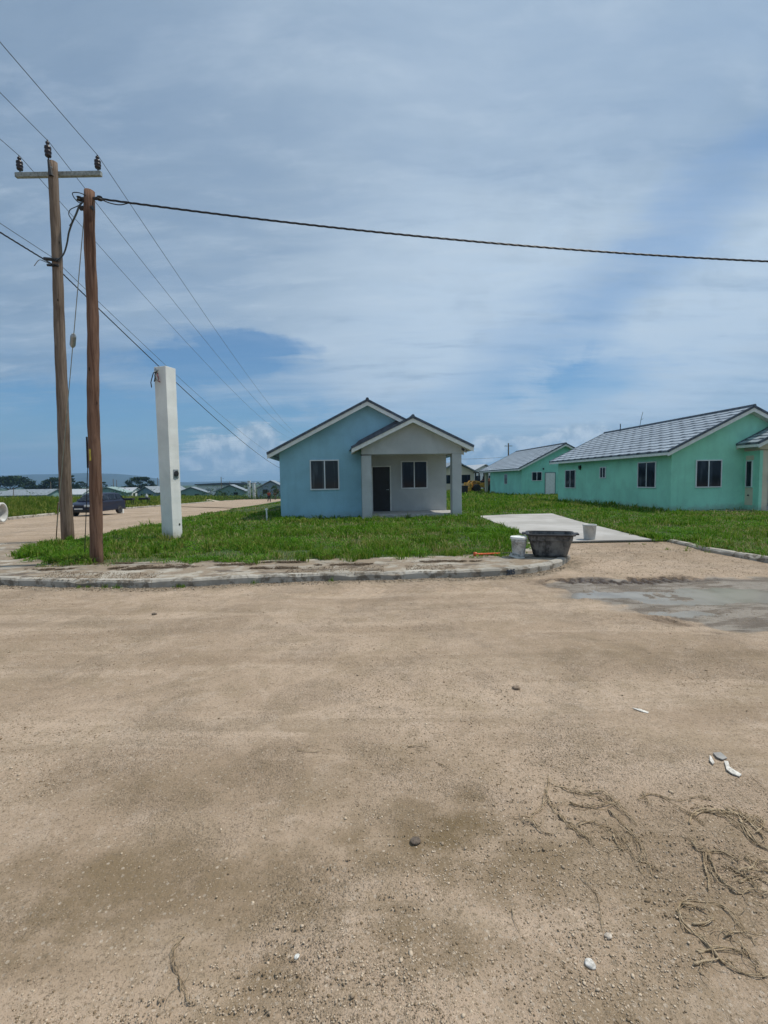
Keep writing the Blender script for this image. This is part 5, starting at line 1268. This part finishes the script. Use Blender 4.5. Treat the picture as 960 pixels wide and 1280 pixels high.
mb = MB(); mb.smooth = True; mb.lathe([(.13, 0), (.134, .02), (.16, .34), (.168, .345), (.168, .375), (.160, .378), (.152, .34), (.128, .03), (.02, .03)], 28); mb.build('body', mplain('pale_grey_plastic', (.52, .53, .51), .5, var=.12), be)
mb = MB(); mb.smooth = True; mb.tube([(.17*math.cos(t), -.17*math.sin(t)*.3-.05, .35-.17*math.sin(t)) for t in np.linspace(0, math.pi, 12)], .004, 6); mb.build('handle', MT['metal'], be)
# orange handled machete-like tool, and a plasterer's hawk lying by it
ta = pz(592, 694.5, .12); tb_ = pz(625, 693, .12); tc_ = pz(641, 692, .12); to = empty('hand_tool', tuple(ta), label='hand tool with a long orange handle and dark shaft lying on the pavement', cat='tool')
d1 = Vector(tb_-ta); dn = d1.normalized(); mb = MB(); mb.smooth = True; mb.tube([Vector((0, 0, .03)), dn*.06+Vector((0, 0, .03)), dn*.09+Vector((0, 0, .025)), d1+Vector((0, 0, .02))], [.038, .04, .022, .018], 10); mb.build('handle', mplain('orange_plastic', (.62, .12, .035), .45, var=.25, sc=20), to)
mb = MB(); mb.tube([d1+Vector((0, 0, .02)), Vector(tc_-ta)+Vector((0, 0, .02))], [.014, .011], 8); mb.build('shaft', MT['dark'], to)
fl_ = pz(645, 696.5, .12); fo = empty('plastering_float', (fl_[0], fl_[1], .13), R_(-28), label='pale grey plastering float propped up beside the lidded bucket', cat='float')
mb = MB(); mb.box(-.13, .16, -.055, .055, .0, .014, Matrix.Rotation(R_(14), 4, 'Y') @ Matrix.Rotation(R_(28), 4, 'X')); mb.build('plate', mplain('cement_grey_plate', (.48, .48, .44), .7), fo, bevel=.002)
mb = MB(); mb.tube([(-.07, 0, .035), (-.05, 0, .06), (.06, 0, .035), (.08, 0, .01)], .013, 8); mb.build('handle', MT['arm'], fo)
# white stake by the blue house
sk = pz(334, 650.5, .1); so_ = empty('standpipe', tuple(sk), label='white plastic standpipe with a cap, left of the light blue house', cat='pipe')
mb = MB(); mb.tube([(0, 0, -.1), (-.02, 0, .44)], .03, 10); mb.build('pipe', MT['trim'], so_); mb = MB(); mb.tube([(-.06, 0, .44), (.03, 0, .47)], .042, 10); mb.build('cap', MT['trim'], so_)

# ------------------------------------------------------------------ left field things
# concrete pipe
cp = gz(-4, 654, .1); ce_ = empty('drain_pipe', (cp[0]-1.15, cp[1]+1.0, float(hbase(cp[0], cp[1]))+.1), R_(14), label='large pale concrete drain pipe lying at the left edge of the field', cat='pipe')
mb = MB(); mb.smooth = True; n = 28; r0, r1 = .52, .42
def ringx(x, r): return [(x, r*math.cos(2*math.pi*k_/n), .52+r*math.sin(2*math.pi*k_/n)) for k_ in range(n)]
rings = [ringx(-2.2, r1), ringx(-2.2, r0), ringx(.45, r0), ringx(.5, r0+.07), ringx(.72, r0+.07), ringx(.72, r1+.06), ringx(.5, r1), ringx(-2.2, r1)]
mb.add([q for r in rings for q in r], [(i*n+k_, i*n+(k_+1) % n, (i+1)*n+(k_+1) % n, (i+1)*n+k_) for i in range(len(rings)-1) for k_ in range(n)]); mb.v = [(x*.8, y*.8, z*.8) for x, y, z in mb.v]; mb.build('barrel', mplain('pale_pipe_concrete', (.55, .56, .54), .8, var=.2, sc=3), ce_)
# pale broken slab heap
def heap(name, u, v, label, w, dpt, h, m, cat, seed, off_=.1, **k):
    c = gz(u, v, off_); xs = np.linspace(-1, 1, 34); X, Y_ = np.meshgrid(xs, xs); r = np.hypot(X, Y_)
    Zh = (np.clip(1-r, 0, 1)**.8)*(.55+.8*fbm(X+seed, Y_, .5, 4, seed))*h-.05
    o = gridmesh(name, X*w/2, Y_*dpt/2, Zh, m, label=label, cat=cat, **k); o.location = (c[0], c[1], float(hbase(c[0], c[1]))+.02); return o
sb = empty('broken_slab', tuple(gz(12, 629, .1)), R_(8), label='pale tilted broken concrete slab lying in the tall grass at the left', cat='slab')
mb = MB(); mb.box(-1.6, 1.7, -.9, .9, 0, .16, Matrix.Translation((0, 0, .62)) @ Matrix.Rotation(R_(13), 4, 'Y') @ Matrix.Rotation(R_(20), 4, 'X')); mb.build('plate', MT['farpale'], sb, bevel=.02)
mb = MB(); mb.box(-2.2, -1.2, -.4, .5, 0, .9); mb.build('block', MT['dark'], sb, bevel=.05)
heap('soil_heap', 322, 622.5, 'dark heap of soil at the far side of the left road near the person', 2.6, 2, 1.15, mplain('dark_soil', (.05, .045, .03), .95, var=.4, sc=3, bsc=8, bd=.05), 'heap', 5)
heap('sand_heap', 262, 627.2, 'low pale sand heap along the far edge of the left road', 4.6, 1.6, .45, mplain('pale_sand', (.50, .43, .34), .95, var=.2), 'heap', 9, 0.)
db = empty('pallet', tuple(gz(286, 626.5, .0)), R_(10), label='low pale timber pallet lying at the far edge of the left road', cat='pallet')
mb = MB(); [mb.box(-.8, .8, -.6+i*.26, -.44+i*.26, .14, .17) for i in range(5)]; mb.build('deck', MT['cream'], db)
for i in range(3): mb = MB(); mb.box(-.8+i*.72, -.68+i*.72, -.6, .62, 0, .138); mb.build('bearer', MT['cream'], db)
TGt = 'dark trestle tables in the tall grass'
for (u, v, wd, lab) in ((161, 634, 1.15, 'dark low trestle table in the tall grass just right of the car'), (181, 632.5, 1.15, 'dark low trestle table in the grass nearer the white column, carrying a pale bag')):
    c = gz(u, v, .1); e = empty('trestle_table', (c[0], c[1], float(hbase(c[0], c[1]))+.1), R_(5), label=lab, cat='table', group=TGt); zt_ = .92
    mb = MB(); mb.box(-wd/2*.9, wd/2*.9, -.3, .3, zt_-.22, zt_); mb.build('top', MT['dark'], e, bevel=.03)
    for sx_ in (-1, 1):
        for sy_ in (-1, 1): mb = MB(); mb.tube([(sx_*wd*.34, sy_*.2, zt_-.21), (sx_*wd*.36, sy_*.26, -.1)], .03, 6); mb.build('leg', MT['dark'], e)
    if u == 181:
        mb = MB(); mb.smooth = True; mb.lathe([(.10, 0), (.16, .08), (.14, .22), (.05, .36), (.07, .42)], 10); o = mb.build('bag', MT['farpale'], label='pale tied bag standing on the trestle table nearer the column', cat='bag'); o.location = (c[0]+.25, c[1], float(hbase(c[0], c[1]))+.1+zt_)
wst = gz(152.8, 641.5, 0); mb = MB(); mb.box(-.09, .09, -.09, .09, -.1, .62); mb.box(-.07, .07, -.07, .07, .62, .66); o = mb.build('marker_post', MT['trim'], label='short white marker post at the rear bumper of the parked car', cat='post', bevel=.01); o.location = (wst[0], wst[1], wst[2])

# ------------------------------------------------------------------ car
carp, b, bs, _ = mat('navy_car_paint'); bs.inputs['Base Color'].default_value = (.006, .010, .035, 1); bs.inputs['Roughness'].default_value = .4; bs.inputs['Coat Weight'].default_value = .15; bs.inputs['Coat Roughness'].default_value = .1
def make_car():
    fl = gz(111, 645.5, 0); 
    e = empty('parked_car', (fl[0]-.55, fl[1]+1.9, float(hbase(fl[0], fl[1]+1.8))+.02), R_(-2), label='small navy blue hatchback parked on the far side of the left road', cat='car')
    # local: front towards -y, length 3.7, width 1.56
    prof = [(-1.85, .34), (-1.86, .55), (-1.80, .72), (-1.62, .80), (-.98, .90), (-.40, 1.33), (-.15, 1.41), (.9, 1.43), (1.35, 1.38), (1.72, .98), (1.84, .88), (1.86, .50), (1.80, .30), (-1.7, .24)]
    bm = bmesh.new(); L = []
    for sx_ in (-1, 1): L.append([bm.verts.new((sx_*(.78 if z < .95 else .78-.17*(z-.95)/.46), y, z)) for y, z in prof])
    n = len(prof); bm.faces.new(L[0]); bm.faces.new(list(reversed(L[1])))
    for i in range(n): bm.faces.new((L[0][i], L[1][i], L[1][(i+1) % n], L[0][(i+1) % n]))
    bmesh.ops.recalc_face_normals(bm, faces=bm.faces); me = bpy.data.meshes.new('body'); bm.to_mesh(me); bm.free(); me.materials.append(carp)
    o = bpy.data.objects.new('body', me); COL.objects.link(o); o.parent = e; md = o.modifiers.new('b', 'BEVEL'); md.width = .05; md.segments = 3; md.limit_method = 'ANGLE'; md.angle_limit = R_(20)
    def sx_at(z): return .78-.17*max(0, z-.95)/.46
    for sg in (-1, 1):
        for poly in ([(-.78, .95), (-.36, 1.31), (.05, 1.34), (.05, .96)], [(.12, .96), (.12, 1.34), (.80, 1.35), (.86, .97)], [(.94, .97), (.90, 1.34), (1.20, 1.32), (1.50, 1.02)]):
            m = MB(); vs = [(sg*(sx_at(z)+.004), y, z) for y, z in poly]+[(sg*(sx_at(z)-.02), y, z) for y, z in poly]; k_ = len(poly)
            m.add(vs, [tuple(range(k_)), tuple(reversed(range(k_, 2*k_)))]+[(i, (i+1) % k_, k_+(i+1) % k_, k_+i) for i in range(k_)]); m.build('side_window', MT['glass'], e)
        m = MB(); m.box(sg*.78 if sg > 0 else -.86, .86 if sg > 0 else -.78, -.72, -.60, .93, 1.05); m.build('wing_mirror', carp, e, bevel=.02)
        m = MB(); m.box(sg*.785-.006, sg*.785+.006, .0, .14, .80, .83); m.box(sg*.785-.006, sg*.785+.006, .80, .94, .80, .83); m.build('door_handle', MT['dark'], e)
    for (y0_, z0_, y1_, z1_, nm_) in ((-.93, .94, -.44, 1.31, 'windscreen'), (1.42, 1.33, 1.69, 1.03, 'rear_window')):
        m = MB(); s = -1 if nm_ == 'windscreen' else 1; d_ = .012
        vs = [(-.66, y0_, z0_), (.66, y0_, z0_), (.58, y1_, z1_), (-.58, y1_, z1_)] if s < 0 else [(-.58, y0_, z0_), (.58, y0_, z0_), (.66, y1_, z1_), (-.66, y1_, z1_)]
        vs2 = [(x, y+s*.03, z+.012) for x, y, z in vs]; m.add(vs+vs2, [(0, 1, 2, 3), (7, 6, 5, 4), (0, 4, 5, 1), (1, 5, 6, 2), (2, 6, 7, 3), (3, 7, 4, 0)]); m.build(nm_, MT['glass'], e)
    for sg in (-1, 1):
        m = MB(); m.box(sg*.52-.17, sg*.52+.17, -1.90, -1.80, .60, .73); m.build('headlight', mplain('headlight_lens', (.55, .58, .6), .15, bd=0), e, bevel=.02)
        m = MB(); m.box(sg*.68-.07, sg*.68+.07, 1.80, 1.885, .62, .86); m.build('tail_light', mplain('red_lens', (.35, .02, .02), .2, bd=0), e, bevel=.02)
    m = MB(); m.box(-.26, .26, -1.905, -1.88, .40, .52); m.build('number_plate', MT['trim'], e)
    m = MB(); m.box(-.3, .3, -1.888, -1.86, .60, .70); m.build('grille', MT['dark'], e)
    for cls, (yy0, yy1) in (('front', (-1.93, -1.80)), ('rear', (1.82, 1.92))):
        m = MB(); m.box(-.76, .76, yy0, yy1, .26, .46); m.build('bumper', MT['dark'], e, bevel=.04)
    for yy in (-1.15, 1.18):
        for sg in (-1, 1):
            m = MB(); m.smooth = False; c_ = sg*.70; m.lathe([(.17, -.09), (.27, -.085), (.29, -.05), (.29, .05), (.27, .085), (.17, .09)], 22); m.v = [(c_+z, yy+x, .29+y) for x, y, z in m.v]; wh = m.build('wheel', MT['dark'], e)
            m = MB(); m.lathe([(.02, .06), (.10, .075), (.165, .092), (.175, .08), (.175, -.08), (.02, -.08)], 14); m.v = [(c_+sg*z, yy+x, .29+y) for x, y, z in m.v]; m.build('rim', MT['metal'], wh)
    return e
make_car()

# ------------------------------------------------------------------ walking person
def person(u, v, label):
    c = gz(u, v, 0.); e = empty('person', tuple(c), R_(170), label=label, cat='person')
    def skin(name, verts, edges, rad, m, sub=2):
        me = bpy.data.meshes.new(name); me.from_pydata(verts, edges, []); me.materials.append(m); o = bpy.data.objects.new(name, me); COL.objects.link(o); o.parent = e
        md = o.modifiers.new('s', 'SKIN'); 
        for i, r in enumerate(rad): me.skin_vertices[0].data[i].radius = (r, r)
        me.skin_vertices[0].data[0].use_root = True; s_ = o.modifiers.new('u', 'SUBSURF'); s_.levels = sub; s_.render_levels = sub
        for p in me.polygons: p.use_smooth = True
        return o
    sk_ = mplain('dark_skin', (.10, .055, .035), .6, bd=0)
    J = [(0, 0, .92), (0, .01, 1.15), (0, .02, 1.36), (0, .01, 1.46), (0, -.01, 1.56), (0, -.02, 1.66),
         (-.09, 0, .88), (-.10, -.12, .50), (-.10, -.20, .08), (-.10, -.32, .04), (.09, 0, .88), (.10, .08, .50), (.10, .22, .12), (.10, .13, .04),
         (-.17, .02, 1.36), (-.24, .07, 1.10), (-.23, .02, .88), (-.22, 0, .80), (.17, .02, 1.36), (.24, -.05, 1.10), (.24, -.16, .90), (.23, -.19, .83)]
    E_ = [(0, 1), (1, 2), (2, 3), (3, 4), (4, 5), (0, 6), (6, 7), (7, 8), (8, 9), (0, 10), (10, 11), (11, 12), (12, 13), (2, 14), (14, 15), (15, 16), (16, 17), (2, 18), (18, 19), (19, 20), (20, 21)]
    Rr = [.12, .13, .12, .055, .085, .08, .085, .06, .042, .04, .085, .06, .042, .04, .05, .042, .034, .04, .05, .042, .034, .04]
    skin('body', J, E_, Rr, sk_)
    skin('shirt', [J[0], J[1], J[2], (0, .015, 1.42), J[14], (-.225, .06, 1.16), J[18], (.225, -.03, 1.16)], [(0, 1), (1, 2), (2, 3), (2, 4), (4, 5), (2, 6), (6, 7)], [.155, .165, .155, .085, .075, .072, .075, .072], mplain('rust_red_cloth', (.30, .055, .035), .9, bd=0))
    skin('trousers', [(0, 0, .95), J[6], J[7], (-.10, -.19, .14), J[10], J[11], (.10, .20, .18)], [(0, 1), (1, 2), (2, 3), (0, 4), (4, 5), (5, 6)], [.14, .105, .085, .07, .105, .085, .07], mplain('dark_cloth', (.02, .022, .035), .9, bd=0))
    m = MB(); m.smooth = True; m.lathe([(.135, 1.66), (.10, 1.675), (.097, 1.72), (.07, 1.76), (.02, 1.775)], 14, (0, -.02, 0)); m.build('cap', mplain('dark_cap', (.03, .02, .02), .9, bd=0), e)
person(336.5, 628, 'person in a rust red shirt and dark trousers walking along the left road')

# ------------------------------------------------------------------ yellow loader and bins behind the blue house
yel = mplain('worn_yellow_paint', (.60, .33, .05), .6, var=.35, sc=2., bd=0); org = mplain('rust_brown_paint', (.26, .09, .045), .7, var=.3, bd=0)
lo = py(602, 617, 58.); le = empty('wheel_loader', (lo[0], lo[1], float(hbase(lo[0], lo[1]))+.05), R_(12), label='yellow wheel loader with a dark open cab, behind the gap beside the blue house', cat='loader')
mb = MB(); mb.box(.2, 1.9, -.7, .7, .75, 1.45); mb.box(.3, 1.2, -.6, .6, 1.45, 1.62); mb.build('engine_cover', org, le, bevel=.06)
mb = MB(); mb.box(-1.3, .2, -.55, .55, .55, 1.15); mb.build('chassis', yel, le, bevel=.05)
mb = MB(); mb.prism([(-2.6, .15), (-1.75, .15), (-1.6, .9), (-1.85, 1.2), (-2.0, .6), (-2.65, .45)], 'y', -1.0, 1.0); mb.build('bucket', yel, le, bevel=.03)
for sg in (-1, 1): mb = MB(); mb.tube([(-.5, sg*.62, 1.2), (-1.3, sg*.62, 1.35), (-1.85, sg*.62, .75)], .10, 8); mb.build('lift_arm', yel, le)
for a in (-.55, .55):
    for c_ in (-.55, .55): mb = MB(); mb.box(a-.06, a+.06, c_-.06, c_+.06, 1.1, 2.3); mb.build('cab_post', MT['dark'], le)
mb = MB(); mb.box(-.8, .8, -.75, .75, 2.3, 2.42); mb.build('cab_roof', MT['dark'], le, bevel=.03)
mb = MB(); mb.box(-.1, .35, -.25, .25, 1.16, 1.35); mb.box(.25, .4, -.25, .25, 1.35, 1.9); mb.build('seat', MT['dark'], le)
for a, r in ((-.95, .5), (1.2, .62)):
    for c_ in (-.75, .75):
        m = MB(); m.lathe([(r*.55, -.17), (r*.95, -.16), (r, -.08), (r, .08), (r*.95, .16), (r*.55, .17)], 20); m.v = [(a+x, c_+z, r+y) for x, y, z in m.v]; wh = m.build('wheel', MT['dark'], le)
        m = MB(); m.lathe([(.04, .12), (r*.5, .14), (r*.58, .17), (r*.58, -.17), (.04, -.12)], 14); m.v = [(a+x, c_-z if c_ < 0 else c_+z, r+y) for x, y, z in m.v]; m.build('rim', MT['trim'], wh)
for (u, lab, w_) in ((577.5, 'black waste bin behind the porch pillar, left one of the pair', .55), (582, 'black waste bin beside the yellow loader, right one of the pair', .45)):
    p = py(u, 620, 50.); e = empty('waste_bin', (p[0], p[1], float(hbase(p[0], p[1]))+.05), 0, label=lab, cat='bin', group='black waste bins')
    m = MB(); w2 = w_/2; m.add([(-w2*.8, -w2*.8, 0), (w2*.8, -w2*.8, 0), (w2*.8, w2*.8, 0), (-w2*.8, w2*.8, 0), (-w2, -w2, .85), (w2, -w2, .85), (w2, w2, .85), (-w2, w2, .85)], [(3, 2, 1, 0), (4, 5, 6, 7), (0, 1, 5, 4), (1, 2, 6, 5), (2, 3, 7, 6), (3, 0, 4, 7)]); m.build('body', MT['dark'], e, bevel=.02)
    m = MB(); m.prism([(-w2*1.08, .86), (w2*1.08, .86), (w2*1.08, .90), (0, .95), (-w2*1.08, .90)], 'y', -w2*1.08, w2*1.08); m.build('lid', MT['dark'], e)

# ------------------------------------------------------------------ haze
HAZE = .00016
hm = MB(); hm.box(-7600, 7600, -3600, 7900, -60, 420); 
vm = bpy.data.materials.new('haze_air'); vm.use_nodes = True; t = vm.node_tree; t.nodes.clear(); vo = t.nodes.new('ShaderNodeOutputMaterial'); pv = t.nodes.new('ShaderNodeVolumePrincipled')
pv.inputs['Density'].default_value = HAZE; pv.inputs['Color'].default_value = (.40, .66, 1.0, 1); pv.inputs['Anisotropy'].default_value = .2; t.links.new(pv.outputs[0], vo.inputs['Volume'])
hz_o = hm.build('haze', vm, kind='stuff')
